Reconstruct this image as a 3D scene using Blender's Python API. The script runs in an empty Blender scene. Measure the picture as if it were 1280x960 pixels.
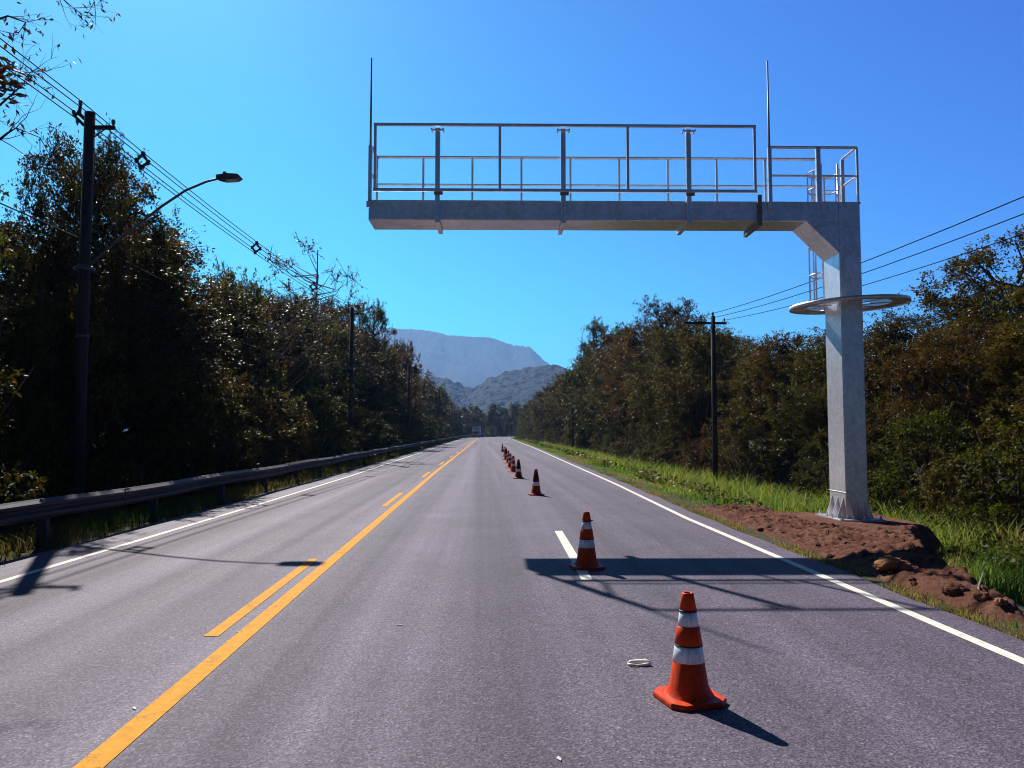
import bpy, math, random
import numpy as np
from math import radians as R, sin, cos, pi, sqrt, atan, hypot
from mathutils import Vector, Matrix

S = bpy.context.scene
COL = S.collection
random.seed(7)
RNG = np.random.default_rng(7)

# ------------------------------------------------------------------ camera, sky, sun, exposure
FPX, CAMH = 961.0, 1.8
PSI, TH = R(2.141), R(3.573)
cd = bpy.data.cameras.new('camera')
cd.sensor_width = 36.0
cd.lens = 36.0 * FPX / 1280.0
cd.clip_start, cd.clip_end = 0.1, 20000
cam = bpy.data.objects.new('camera', cd)
cam.location = (0, 0, CAMH)
cam.rotation_euler = (R(90) + TH, 0, -PSI)
COL.objects.link(cam)
S.camera = cam

SUN_EL, SUN_AZ = R(40.9), R(-24.6)          # azimuth measured from +Y towards +X
w = bpy.data.worlds.new('World')
S.world = w
w.use_nodes = True
nt = w.node_tree
nt.nodes.clear()
wo = nt.nodes.new('ShaderNodeOutputWorld')
bg = nt.nodes.new('ShaderNodeBackground')
sky = nt.nodes.new('ShaderNodeTexSky')
sky.sky_type = 'NISHITA'
sky.sun_disc = False
sky.sun_elevation = SUN_EL
sky.sun_rotation = SUN_AZ
sky.altitude = 100
sky.air_density = 1.0
sky.dust_density = 0.25
sky.ozone_density = 3.0
hs = nt.nodes.new('ShaderNodeHueSaturation')
hs.inputs['Saturation'].default_value = 1.28
hs.inputs['Value'].default_value = 1.0
nt.links.new(sky.outputs[0], hs.inputs['Color'])
# deep clear-day colour: cyan low and towards the sun, violet-blue high and away from it; overhead and behind artificially dimmed and retinted to shape fill light and reflections
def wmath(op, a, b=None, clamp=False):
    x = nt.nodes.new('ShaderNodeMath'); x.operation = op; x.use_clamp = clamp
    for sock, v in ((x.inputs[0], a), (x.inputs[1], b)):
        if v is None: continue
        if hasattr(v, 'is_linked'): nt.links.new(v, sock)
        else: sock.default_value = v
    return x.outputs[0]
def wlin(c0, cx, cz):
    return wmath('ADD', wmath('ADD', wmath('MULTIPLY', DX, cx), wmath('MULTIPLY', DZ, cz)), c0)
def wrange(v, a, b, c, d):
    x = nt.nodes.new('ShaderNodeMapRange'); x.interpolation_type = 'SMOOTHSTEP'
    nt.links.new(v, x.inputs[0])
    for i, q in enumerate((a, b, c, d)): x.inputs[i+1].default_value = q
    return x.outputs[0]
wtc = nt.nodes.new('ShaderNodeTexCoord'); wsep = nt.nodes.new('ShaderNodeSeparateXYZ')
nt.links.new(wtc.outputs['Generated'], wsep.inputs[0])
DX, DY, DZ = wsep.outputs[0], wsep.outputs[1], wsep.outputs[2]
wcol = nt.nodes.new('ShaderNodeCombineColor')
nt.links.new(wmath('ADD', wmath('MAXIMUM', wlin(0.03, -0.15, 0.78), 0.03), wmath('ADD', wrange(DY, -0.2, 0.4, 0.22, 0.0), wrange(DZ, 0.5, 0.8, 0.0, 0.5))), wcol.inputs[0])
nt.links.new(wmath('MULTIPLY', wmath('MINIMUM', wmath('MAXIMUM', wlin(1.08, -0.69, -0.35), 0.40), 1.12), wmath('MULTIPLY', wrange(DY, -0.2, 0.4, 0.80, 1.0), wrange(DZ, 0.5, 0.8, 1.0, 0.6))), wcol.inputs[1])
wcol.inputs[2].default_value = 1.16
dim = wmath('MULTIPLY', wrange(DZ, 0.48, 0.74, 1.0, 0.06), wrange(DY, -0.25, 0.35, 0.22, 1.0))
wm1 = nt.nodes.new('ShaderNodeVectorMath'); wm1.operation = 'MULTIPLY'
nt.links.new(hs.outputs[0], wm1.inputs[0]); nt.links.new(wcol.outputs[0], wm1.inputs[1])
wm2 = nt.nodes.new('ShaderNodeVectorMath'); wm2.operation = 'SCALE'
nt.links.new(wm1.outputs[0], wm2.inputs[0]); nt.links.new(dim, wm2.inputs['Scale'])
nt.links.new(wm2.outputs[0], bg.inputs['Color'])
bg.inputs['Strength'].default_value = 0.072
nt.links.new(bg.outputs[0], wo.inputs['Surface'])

sl = bpy.data.lights.new('sun', 'SUN')
sl.energy = 5.0
sl.angle = R(0.5)
sl.color = (1.0, 0.95, 0.88)
so = bpy.data.objects.new('sun', sl)
so.rotation_euler = Vector((-sin(SUN_AZ) * cos(SUN_EL), -cos(SUN_AZ) * cos(SUN_EL), -sin(SUN_EL))).to_track_quat('-Z', 'Y').to_euler()
so.location = (0, 0, 60)
COL.objects.link(so)

S.view_settings.view_transform = 'Standard'
S.view_settings.look = 'None'
S.view_settings.gamma = 1.0
S.view_settings.use_curve_mapping = False
S.view_settings.exposure = 0.9
S.render.engine = 'CYCLES'
S.cycles.filter_width = 1.05
S.cycles.max_bounces = 8
S.cycles.diffuse_bounces = 3
S.cycles.glossy_bounces = 3
S.cycles.transparent_max_bounces = 12
S.cycles.volume_bounces = 0
S.cycles.sample_clamp_indirect = 6.0
S.cycles.use_denoising = True
S.cycles.denoiser = 'OPENIMAGEDENOISE'
S.cycles.denoising_input_passes = 'RGB_ALBEDO_NORMAL'
S.cycles.denoising_prefilter = 'ACCURATE'

# ------------------------------------------------------------------ helpers
_r = np.array([cos(PSI), -sin(PSI), 0.0])
_u = np.array([-sin(PSI) * sin(TH), -cos(PSI) * sin(TH), cos(TH)])
_f = np.array([sin(PSI) * cos(TH), cos(PSI) * cos(TH), sin(TH)])

def sight(x, y, Y):
    """the point at distance Y down the road that was surveyed at (x, y) of the photograph"""
    d = _f + (x - 640) / FPX * _r + (480 - y) / FPX * _u
    return Vector(np.array([0, 0, CAMH]) + d * (Y / d[1]))

def screen_x(X, Y):
    v = np.array([X, Y, 0.0])
    return 640 + FPX * (v @ _r) / (v @ _f)

def tag(o, label=None, cat=None, group=None, kind=None):
    if label: o['label'] = label
    if cat: o['category'] = cat
    if group: o['group'] = group
    if kind: o['kind'] = kind
    return o

def empty(name, loc=(0, 0, 0), rz=0.0, label=None, cat=None, group=None):
    o = bpy.data.objects.new(name, None)
    o.empty_display_size = 0.2
    o.location = loc
    o.rotation_euler = (0, 0, rz)
    COL.objects.link(o)
    return tag(o, label, cat, group)

def copy_tree(o, parent=None):
    c = o.copy()
    COL.objects.link(c)
    if parent is not None:
        c.parent = parent
    for ch in list(o.children):
        copy_tree(ch, c)
    return c

def link_mesh(name, me, mat=None, parent=None):
    o = bpy.data.objects.new(name, me)
    COL.objects.link(o)
    if mat is not None and len(me.materials) == 0:
        me.materials.append(mat)
    if parent is not None:
        o.parent = parent
    return o

class MB:
    def __init__(s):
        s.v, s.f, s.sm = [], [], []
    def add(s, vs, fs, smooth=False):
        b = len(s.v)
        s.v.extend([tuple(p) for p in vs])
        for f in fs:
            s.f.append(tuple(b + i for i in f))
            s.sm.append(smooth)
    def box(s, lo, hi, M=None):
        x0, y0, z0 = lo; x1, y1, z1 = hi
        vs = [(x0,y0,z0),(x1,y0,z0),(x1,y1,z0),(x0,y1,z0),(x0,y0,z1),(x1,y0,z1),(x1,y1,z1),(x0,y1,z1)]
        if M is not None:
            vs = [M @ Vector(p) for p in vs]
        s.add(vs, [(0,3,2,1),(4,5,6,7),(0,1,5,4),(1,2,6,5),(2,3,7,6),(3,0,4,7)])
        return s
    def cbox(s, lo, hi, c=0.01):
        """box with its long edges chamfered (bevelled by c)"""
        x0, y0, z0 = lo; x1, y1, z1 = hi
        d = [x1-x0, y1-y0, z1-z0]
        ax = d.index(max(d))
        if ax == 0:
            p = [(y0+c,z0),(y1-c,z0),(y1,z0+c),(y1,z1-c),(y1-c,z1),(y0+c,z1),(y0,z1-c),(y0,z0+c)]
            a = [(x0,)+q for q in p]; b = [(x1,)+q for q in p]
        elif ax == 1:
            p = [(x0+c,z0),(x1-c,z0),(x1,z0+c),(x1,z1-c),(x1-c,z1),(x0+c,z1),(x0,z1-c),(x0,z0+c)]
            a = [(q[0],y1,q[1]) for q in p]; b = [(q[0],y0,q[1]) for q in p]
        else:
            p = [(x0+c,y0),(x1-c,y0),(x1,y0+c),(x1,y1-c),(x1-c,y1),(x0+c,y1),(x0,y1-c),(x0,y0+c)]
            a = [q+(z0,) for q in p]; b = [q+(z1,) for q in p]
        fs = [tuple(range(7,-1,-1)), tuple(range(8,16))] + [(i,(i+1)%8,8+(i+1)%8,8+i) for i in range(8)]
        s.add(a+b, fs)
        return s
    def prism(s, poly, a0, a1, axis='y'):
        """poly of 2D points extruded along an axis"""
        n = len(poly)
        if axis == 'y':
            A = [(p[0], a0, p[1]) for p in poly]; B = [(p[0], a1, p[1]) for p in poly]
        elif axis == 'x':
            A = [(a0, p[0], p[1]) for p in poly]; B = [(a1, p[0], p[1]) for p in poly]
        else:
            A = [(p[0], p[1], a0) for p in poly]; B = [(p[0], p[1], a1) for p in poly]
        s.add(A+B, [tuple(range(n-1,-1,-1)), tuple(range(n,2*n))] + [(i,(i+1)%n,n+(i+1)%n,n+i) for i in range(n)])
        return s
    def tube(s, pts, rad, n=6, smooth=True, cap=True):
        pts = [Vector(p) for p in pts]
        m = len(pts)
        if not hasattr(rad, '__len__'): rad = [rad]*m
        vs = []
        t0 = (pts[1]-pts[0]).normalized()
        ref = Vector((0,0,1)) if abs(t0.z) < 0.9 else Vector((1,0,0))
        a = t0.cross(ref).normalized()
        for i, p in enumerate(pts):
            t = (pts[min(i+1,m-1)]-pts[max(i-1,0)])
            t = t.normalized() if t.length > 1e-9 else t0
            a = (a - t*a.dot(t))
            a = a.normalized() if a.length > 1e-6 else t.orthogonal().normalized()
            b = t.cross(a)
            for k in range(n):
                an = 2*pi*k/n
                vs.append(p + (a*cos(an)+b*sin(an))*rad[i])
        fs = []
        for i in range(m-1):
            for k in range(n):
                k2 = (k+1)%n
                fs.append((i*n+k, i*n+k2, (i+1)*n+k2, (i+1)*n+k))
        if cap:
            fs.append(tuple(range(n-1,-1,-1))); fs.append(tuple(range((m-1)*n, m*n)))
        s.add(vs, fs, smooth)
        return s
    def lathe(s, prof, n=32, c=(0,0,0), smooth=True, close=False):
        vs = []
        m = len(prof)
        for (r, z) in prof:
            for k in range(n):
                a = 2*pi*k/n
                vs.append((c[0]+r*cos(a), c[1]+r*sin(a), c[2]+z))
        fs = []
        for i in range(m-1 if not close else m):
            j = (i+1)%m
            for k in range(n):
                k2 = (k+1)%n
                fs.append((i*n+k, i*n+k2, j*n+k2, j*n+k))
        s.add(vs, fs, smooth)
        return s
    def build(s, name, mat=None, parent=None):
        me = bpy.data.meshes.new(name)
        me.from_pydata(s.v, [], s.f)
        me.polygons.foreach_set('use_smooth', s.sm)
        me.update()
        return link_mesh(name, me, mat, parent)
    def mesh(s, name, mat=None):
        me = bpy.data.meshes.new(name)
        me.from_pydata(s.v, [], s.f)
        me.polygons.foreach_set('use_smooth', s.sm)
        if mat: me.materials.append(mat)
        me.update()
        return me

def np_mesh(name, V, Fq, mat=None, col=None, uv=None, smooth=False):
    """mesh from numpy quads/tris"""
    me = bpy.data.meshes.new(name)
    nv, nf, k = len(V), len(Fq), Fq.shape[1]
    me.vertices.add(nv)
    me.vertices.foreach_set('co', np.ascontiguousarray(V, dtype=np.float32).ravel())
    me.loops.add(nf*k)
    me.loops.foreach_set('vertex_index', np.ascontiguousarray(Fq, dtype=np.int32).ravel())
    me.polygons.add(nf)
    me.polygons.foreach_set('loop_start', np.arange(0, nf*k, k, dtype=np.int32))
    me.polygons.foreach_set('loop_total', np.full(nf, k, dtype=np.int32))
    if smooth:
        me.polygons.foreach_set('use_smooth', np.ones(nf, dtype=bool))
    if col is not None:
        at = me.color_attributes.new('Col', 'FLOAT_COLOR', 'POINT')
        c4 = np.ones((nv, 4), dtype=np.float32); c4[:, :3] = col
        at.data.foreach_set('color', c4.ravel())
    if uv is not None:
        ul = me.uv_layers.new(name='UVMap')
        ul.data.foreach_set('uv', np.ascontiguousarray(uv[Fq.ravel()], dtype=np.float32).ravel())
    if mat is not None:
        me.materials.append(mat)
    me.update(calc_edges=True)
    me.validate()
    return me

def vnoise(x, y, seed=0):
    xi = np.floor(x).astype(np.int64); yi = np.floor(y).astype(np.int64)
    xf = x - xi; yf = y - yi
    def h(a, b):
        n = (a*374761393 + b*668265263 + seed*1442695041) & 0xffffffff
        n = ((n ^ (n >> 13)) * 1274126177) & 0xffffffff
        return ((n ^ (n >> 16)) & 0xffff) / 65535.0
    u = xf*xf*(3-2*xf); v = yf*yf*(3-2*yf)
    return (h(xi,yi)*(1-u)+h(xi+1,yi)*u)*(1-v) + (h(xi,yi+1)*(1-u)+h(xi+1,yi+1)*u)*v

def fbm(x, y, oct=4, seed=0, gain=0.5):
    s = 0; a = 1; t = 0
    for i in range(oct):
        s = s + a*(vnoise(x*2**i+17*i, y*2**i-9*i, seed+i)-0.5); t += a; a *= gain
    return s/t*2

def grid_faces(nx, ny):
    i = np.arange(nx-1)[None, :] + np.arange(ny-1)[:, None]*nx
    i = i.ravel()
    return np.stack([i, i+1, i+1+nx, i+nx], 1)

# ------------------------------------------------------------------ materials
def mat(name, color=(0.5,0.5,0.5), rough=0.6, metal=0.0, spec=0.5):
    m = bpy.data.materials.new(name)
    m.use_nodes = True
    b = m.node_tree.nodes['Principled BSDF']
    b.inputs['Base Color'].default_value = (*color, 1)
    b.inputs['Roughness'].default_value = rough
    b.inputs['Metallic'].default_value = metal
    b.inputs['Specular IOR Level'].default_value = spec
    return m

class NT:
    def __init__(s, m):
        s.m = m; s.t = m.node_tree; s.b = s.t.nodes.get('Principled BSDF')
    def n(s, typ, **kw):
        x = s.t.nodes.new(typ)
        for k, v in kw.items():
            if k in x.inputs: x.inputs[k].default_value = v
            else: setattr(x, k, v)
        return x
    def l(s, a, b): s.t.links.new(a, b)
    def coord(s, out='Object', scale=(1,1,1)):
        tc = s.n('ShaderNodeTexCoord'); mp = s.n('ShaderNodeMapping')
        mp.inputs['Scale'].default_value = scale
        s.l(tc.outputs[out], mp.inputs['Vector'])
        return mp.outputs[0]
    def noise(s, vec, scale, detail=4, rough=0.6, dist=0):
        x = s.n('ShaderNodeTexNoise'); x.inputs['Scale'].default_value = scale
        x.inputs['Detail'].default_value = detail; x.inputs['Roughness'].default_value = rough
        x.inputs['Distortion'].default_value = dist
        if vec is not None: s.l(vec, x.inputs['Vector'])
        return x.outputs['Fac']
    def ramp(s, fac, stops):
        x = s.n('ShaderNodeValToRGB'); e = x.color_ramp.elements
        while len(e) < len(stops): e.new(0.5)
        for i, (p, c) in enumerate(stops):
            e[i].position = p
            e[i].color = (*c, 1) if hasattr(c, '__len__') else (c, c, c, 1)
        s.l(fac, x.inputs[0])
        return x.outputs[0]
    def mix(s, a, b, fac, blend='MIX'):
        x = s.n('ShaderNodeMix'); x.data_type = 'RGBA'; x.blend_type = blend
        for sock, v in ((x.inputs[6], a), (x.inputs[7], b), (x.inputs[0], fac)):
            if hasattr(v, 'is_linked'): s.l(v, sock)
            elif hasattr(v, '__len__'): sock.default_value = (*v, 1)
            else: sock.default_value = v
        return x.outputs[2]
    def bump(s, h, strength=0.3, dist=0.01):
        x = s.n('ShaderNodeBump'); x.inputs['Strength'].default_value = strength
        x.inputs['Distance'].default_value = dist
        s.l(h, x.inputs['Height']); s.l(x.outputs[0], s.b.inputs['Normal'])
        return x

def m_asphalt():
    m = mat('asphalt', (0.06,0.056,0.062), 0.62, 0, 0.13); k = NT(m)
    uv = k.coord('UV')
    agg = k.n('ShaderNodeTexVoronoi'); agg.inputs['Scale'].default_value = 76.0; k.l(uv, agg.inputs['Vector'])
    fine = k.noise(uv, 30, 6, 0.8)
    streak = k.noise(k.coord('UV', (1.1, 0.012, 1)), 1.0, 4, 0.6)
    patch = k.noise(uv, 0.55, 5, 0.65)
    base = k.ramp(agg.outputs['Color'], [(0.0,(0.044,0.035,0.050)),(0.5,(0.101,0.083,0.114)),(0.8,(0.145,0.123,0.162)),(1.0,(0.25,0.22,0.265))])
    f2 = k.ramp(fine, [(0.3,0.62),(0.7,1.28)])
    c = k.mix(base, f2, 0.8, 'MULTIPLY')
    c = k.mix(c, k.ramp(streak, [(0.3,0.68),(0.5,0.98),(0.7,1.25)]), 1.0, 'MULTIPLY')
    wv = k.n('ShaderNodeTexWave'); wv.wave_type = 'BANDS'; wv.bands_direction = 'X'; wv.inputs['Scale'].default_value = 0.185; wv.inputs['Distortion'].default_value = 0.6
    wv.inputs['Detail'].default_value = 2; k.l(k.coord('UV', (1, 0.05, 1)), wv.inputs['Vector'])
    c = k.mix(c, k.ramp(wv.outputs['Fac'], [(0.2,0.90),(0.8,1.06)]), 1.0, 'MULTIPLY')
    ck = k.n('ShaderNodeTexVoronoi'); ck.feature = 'DISTANCE_TO_EDGE'; ck.inputs['Scale'].default_value = 0.42
    wp = k.n('ShaderNodeVectorMath'); wp.operation = 'ADD'
    nz = k.n('ShaderNodeTexNoise'); nz.inputs['Scale'].default_value = 1.6; nz.inputs['Detail'].default_value = 5; k.l(uv, nz.inputs['Vector'])
    k.l(uv, wp.inputs[0]); k.l(nz.outputs['Color'], wp.inputs[1]); k.l(wp.outputs[0], ck.inputs['Vector'])
    msk = k.ramp(k.noise(uv, 0.21, 3), [(0.54,0.0),(0.62,0.55)])
    crk = k.mix(k.ramp(ck.outputs['Distance'], [(0.0,1.0),(0.008,0.0)]), msk, 1.0, 'MULTIPLY')
    c = k.mix(c, (0.03,0.026,0.03), crk)
    c = k.mix(c, k.ramp(patch, [(0.25,0.82),(0.75,1.16)]), 1.0, 'MULTIPLY')
    k.l(c, k.b.inputs['Base Color'])
    rr = k.ramp(streak, [(0.3,0.80),(0.7,0.66)])
    k.l(rr, k.b.inputs['Roughness'])
    h = k.mix(agg.outputs['Distance'], fine, 0.5)
    k.bump(h, 0.75, 0.006)
    return m

def m_paint(name, col, wear=0.5):
    m = mat(name, col, 0.75, 0, 0.06); k = NT(m)
    uv = k.coord('Object')
    a = k.noise(uv, 70, 4, 0.75); b = k.noise(uv, 3.0, 4, 0.6)
    s = k.mix(a, b, 0.35)
    f = k.ramp(s, [(wear-0.09, 1.0), (wear, 0.0)])
    c = k.mix(col, (0.075,0.068,0.075), f)
    g = k.ramp(k.noise(uv, 12, 3), [(0.3,0.8),(0.7,1.08)])
    k.l(k.mix(c, g, 1.0, 'MULTIPLY'), k.b.inputs['Base Color'])
    k.bump(a, 0.35, 0.004)
    return m

def m_galv():
    m = mat('galvanised_steel', (0.42,0.43,0.47), 0.42, 0.66); k = NT(m)
    oc = k.coord('Object')
    v = k.n('ShaderNodeTexVoronoi'); v.inputs['Scale'].default_value = 14; k.l(oc, v.inputs['Vector'])
    n1 = k.noise(oc, 2.2, 6, 0.65, 0.6); n2 = k.noise(k.coord('Object', (6,6,0.6)), 2.0, 4)
    c = k.ramp(v.outputs['Color'], [(0,(0.56,0.55,0.59)),(1,(0.73,0.715,0.765))])
    c = k.mix(c, k.ramp(n1, [(0.3,0.80),(0.5,1.0),(0.7,1.08)]), 1.0, 'MULTIPLY')
    c = k.mix(c, k.ramp(n2, [(0.35,0.94),(0.65,1.03)]), 1.0, 'MULTIPLY')
    k.l(c, k.b.inputs['Base Color'])
    k.l(k.ramp(n1, [(0.3,0.42),(0.7,0.28)]), k.b.inputs['Roughness'])
    return m

def m_leaf(name, transl=0.3, rough=0.42, tint=(1,1,1), dark=1.0, spec=0.4, through=(2.0,1.8,0.7)):
    m = bpy.data.materials.new(name); m.use_nodes = True
    k = NT(m)
    at = k.n('ShaderNodeVertexColor'); at.layer_name = 'Col'
    oi = k.n('ShaderNodeObjectInfo')
    v = k.ramp(oi.outputs['Random'], [(0.0,(0.60*tint[0],0.60*tint[1],0.62*tint[2])),(0.25,(1.05*tint[0],0.86*tint[1],0.85*tint[2])),(0.5,(0.85*tint[0],1.0*tint[1],0.8*tint[2])),(0.75,(1.3*tint[0],1.15*tint[1],0.95*tint[2])),(1.0,(0.95*tint[0],1.3*tint[1],0.8*tint[2]))])
    c = k.mix(k.mix(at.outputs['Color'], v, 1.0, 'MULTIPLY'), (dark, dark*0.93, dark*0.95), 1.0, 'MULTIPLY')
    k.l(c, k.b.inputs['Base Color'])
    k.b.inputs['Roughness'].default_value = rough
    k.b.inputs['Specular IOR Level'].default_value = spec
    tr = k.n('ShaderNodeBsdfTranslucent')
    k.l(k.mix(c, through, 1.0, 'MULTIPLY'), tr.inputs['Color'])
    mx = k.n('ShaderNodeMixShader'); mx.inputs[0].default_value = transl
    k.l(k.b.outputs[0], mx.inputs[1]); k.l(tr.outputs[0], mx.inputs[2])
    k.l(mx.outputs[0], k.t.nodes['Material Output'].inputs['Surface'])
    return m

def m_noisy(name, c0, c1, scale=6, rough=0.85, bump=0.4, dist=0.02, metal=0.0, stretch=(1,1,1), detail=6):
    m = mat(name, c0, rough, metal, 0.15); k = NT(m)
    oc = k.coord('Object', stretch)
    n = k.noise(oc, scale, detail, 0.65)
    k.l(k.ramp(n, [(0.3,c0),(0.7,c1)]), k.b.inputs['Base Color'])
    if bump: k.bump(n, bump, dist)
    return m

def m_soil():
    m = mat('red_soil', (0.12,0.06,0.045), 0.95, 0, 0.15); k = NT(m)
    oc = k.coord('Object')
    a = k.noise(oc, 1.3, 5, 0.6); b = k.noise(oc, 14, 6, 0.7); c_ = k.noise(oc, 60, 4, 0.7)
    c = k.ramp(a, [(0.3,(0.112,0.041,0.028)),(0.5,(0.165,0.066,0.043)),(0.7,(0.23,0.104,0.066))])
    c = k.mix(c, k.ramp(b, [(0.3,0.6),(0.7,1.3)]), 1.0, 'MULTIPLY')
    c = k.mix(c, k.ramp(c_, [(0.3,0.75),(0.7,1.2)]), 1.0, 'MULTIPLY')
    k.l(c, k.b.inputs['Base Color'])
    k.bump(k.mix(b, c_, 0.5), 1.0, 0.07)
    return m

def m_ground():
    m = mat('ground_soil', (0.05,0.045,0.025), 0.95, 0, 0.1); k = NT(m)
    oc = k.coord('Object')
    a = k.noise(oc, 0.35, 6, 0.65); b = k.noise(oc, 9, 5, 0.7)
    c = k.ramp(a, [(0.3,(0.035,0.040,0.014)),(0.5,(0.060,0.055,0.026)),(0.72,(0.085,0.068,0.040))])
    c = k.mix(c, k.ramp(b, [(0.3,0.6),(0.7,1.3)]), 1.0, 'MULTIPLY')
    k.l(c, k.b.inputs['Base Color']); k.bump(b, 0.7, 0.05)
    return m

def m_hill(name, c0, c1):
    m = mat(name, c0, 0.95, 0, 0.1); k = NT(m)
    oc = k.coord('Object')
    v = k.n('ShaderNodeTexVoronoi'); v.inputs['Scale'].default_value = 0.07; k.l(oc, v.inputs['Vector'])
    a = k.noise(oc, 0.006, 6, 0.65); b = k.noise(oc, 0.09, 5, 0.7)
    c = k.ramp(a, [(0.3,c0),(0.7,c1)])
    c = k.mix(c, k.ramp(b, [(0.3,0.55),(0.7,1.4)]), 1.0, 'MULTIPLY')
    k.l(c, k.b.inputs['Base Color'])
    k.bump(k.mix(v.outputs['Distance'], b, 0.4), 0.5, 6.0)
    return m

M = {}
M['asphalt'] = m_asphalt()
M['yellow'] = m_paint('yellow_road_paint', (0.60,0.275,0.024), 0.435)
M['white'] = m_paint('white_road_paint', (0.66,0.64,0.57), 0.425)
M['galv'] = m_galv()
M['leaf'] = m_leaf('tree_leaf', 0.36, 0.42, (1.05,1,0.95), 0.56, 0.06)
M['shrub'] = m_leaf('shrub_leaf', 0.38, 0.5, (1.1,1.02,0.95), 0.56, 0.09)
M['dry'] = m_leaf('dry_leaf', 0.15, 0.5)
M['grass'] = m_leaf('grass_blade', 0.52, 0.5, (0.96,0.98,1.15), 0.97, 0.06, (1.35,1.40,0.70))
M['bark'] = m_noisy('tree_bark', (0.022,0.017,0.014), (0.06,0.048,0.040), 9, 0.9, 0.6, 0.03, 0, (1,1,0.3))
M['palebark'] = m_noisy('pale_bark', (0.12,0.10,0.09), (0.26,0.23,0.21), 8, 0.9, 0.5, 0.02, 0, (1,1,0.3))
M['pole'] = m_noisy('weathered_pole', (0.022,0.017,0.020), (0.05,0.042,0.046), 10, 0.85, 0.4, 0.01, 0, (1,1,0.08))
M['soil'] = m_soil()
M['clay'] = m_noisy('clay_clod', (0.20,0.085,0.042), (0.38,0.18,0.09), 9, 0.95, 1.0, 0.05)
M['ground'] = m_ground()
M['concrete'] = m_noisy('concrete', (0.34,0.32,0.30), (0.50,0.48,0.45), 5, 0.9, 0.3, 0.01)
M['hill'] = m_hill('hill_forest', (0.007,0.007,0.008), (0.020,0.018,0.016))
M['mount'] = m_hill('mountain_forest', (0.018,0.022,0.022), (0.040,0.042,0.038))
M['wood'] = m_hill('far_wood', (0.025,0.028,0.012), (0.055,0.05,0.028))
M['rail'] = m_noisy('guardrail_steel', (0.030,0.024,0.030), (0.075,0.065,0.072), 3, 0.65, 0.1, 0.005, 0.15, (1,0.2,1))
M['clamp'] = m_noisy('clamp_steel', (0.13,0.12,0.13), (0.24,0.22,0.23), 8, 0.5, 0.1, 0.004, 0.4)
M['black'] = mat('black_plastic', (0.015,0.014,0.016), 0.5)
M['wire'] = mat('wire_insulation', (0.012,0.012,0.013), 0.9, 0, 0.04)
M['lampgrey'] = m_noisy('lamp_housing', (0.06,0.06,0.065), (0.10,0.10,0.11), 6, 0.5, 0.0, 0.01, 0.3)
M['ceramic'] = mat('insulator_ceramic', (0.05,0.035,0.03), 0.3)
M['glass'] = mat('truck_glass', (0.015,0.018,0.025), 0.08, 0, 0.8)
M['truckwhite'] = m_noisy('truck_paint', (0.48,0.49,0.54), (0.60,0.61,0.66), 2, 0.4, 0)
M['truckgrey'] = m_noisy('truck_body_panel', (0.34,0.35,0.40), (0.46,0.47,0.52), 2, 0.5, 0)
M['rubber'] = m_noisy('tyre_rubber', (0.015,0.015,0.015), (0.03,0.03,0.03), 20, 0.9, 0)
M['lens'] = mat('headlamp_lens', (0.6,0.6,0.62), 0.15)
M['scrap'] = m_noisy('white_plastic_scrap', (0.50,0.48,0.44), (0.75,0.73,0.68), 40, 0.6, 0.3, 0.003)
M['chip'] = m_noisy('paint_chip', (0.40,0.39,0.36), (0.62,0.60,0.55), 40, 0.8, 0.3, 0.002)

def m_cone(name, c0, c1, dirt):
    m = mat(name, c0, 0.5, 0, 0.16); k = NT(m)
    oc = k.coord('Object')
    n = k.noise(oc, 9, 6, 0.7); n2 = k.noise(k.coord('Object', (14,14,2.5)), 3, 5, 0.7)
    c = k.ramp(n, [(0.3,c0),(0.7,c1)])
    f = k.ramp(n2, [(0.46,0.0),(0.75,dirt)])
    k.l(k.mix(c, (0.10,0.022,0.010), f), k.b.inputs['Base Color'])
    k.l(k.ramp(n, [(0.3,0.38),(0.7,0.6)]), k.b.inputs['Roughness'])
    k.bump(n, 0.1, 0.004)
    return m
M['soot'] = m_noisy('sooty_rubber', (0.020,0.008,0.007), (0.055,0.015,0.010), 12, 0.6, 0.1, 0.004)
M['cone'] = m_cone('orange_rubber', (0.53,0.035,0.003), (0.67,0.058,0.006), 0.7)
M['conedirty'] = m_cone('grimy_orange_rubber', (0.22,0.014,0.004), (0.32,0.024,0.005), 0.9)
def m_band():
    m = mat('reflective_band', (0.74,0.75,0.80), 0.35, 0.1); k = NT(m)
    oc = k.coord('Object')
    n = k.noise(k.coord('Object', (30,30,3)), 1.5, 5, 0.7)
    k.l(k.ramp(n, [(0.3,(0.42,0.42,0.46)),(0.5,(0.72,0.73,0.78)),(0.7,(0.80,0.81,0.86))]), k.b.inputs['Base Color'])
    return m
M['band'] = m_band()
def m_mesh():
    m = mat('steel_wire_mesh', (0.45,0.45,0.48), 0.45, 0.5); k = NT(m)
    k.b.inputs['Alpha'].default_value = 0.72      # a fine wire mesh: mostly metal, some daylight through it
    return m
M['mesh'] = m_mesh()

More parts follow.
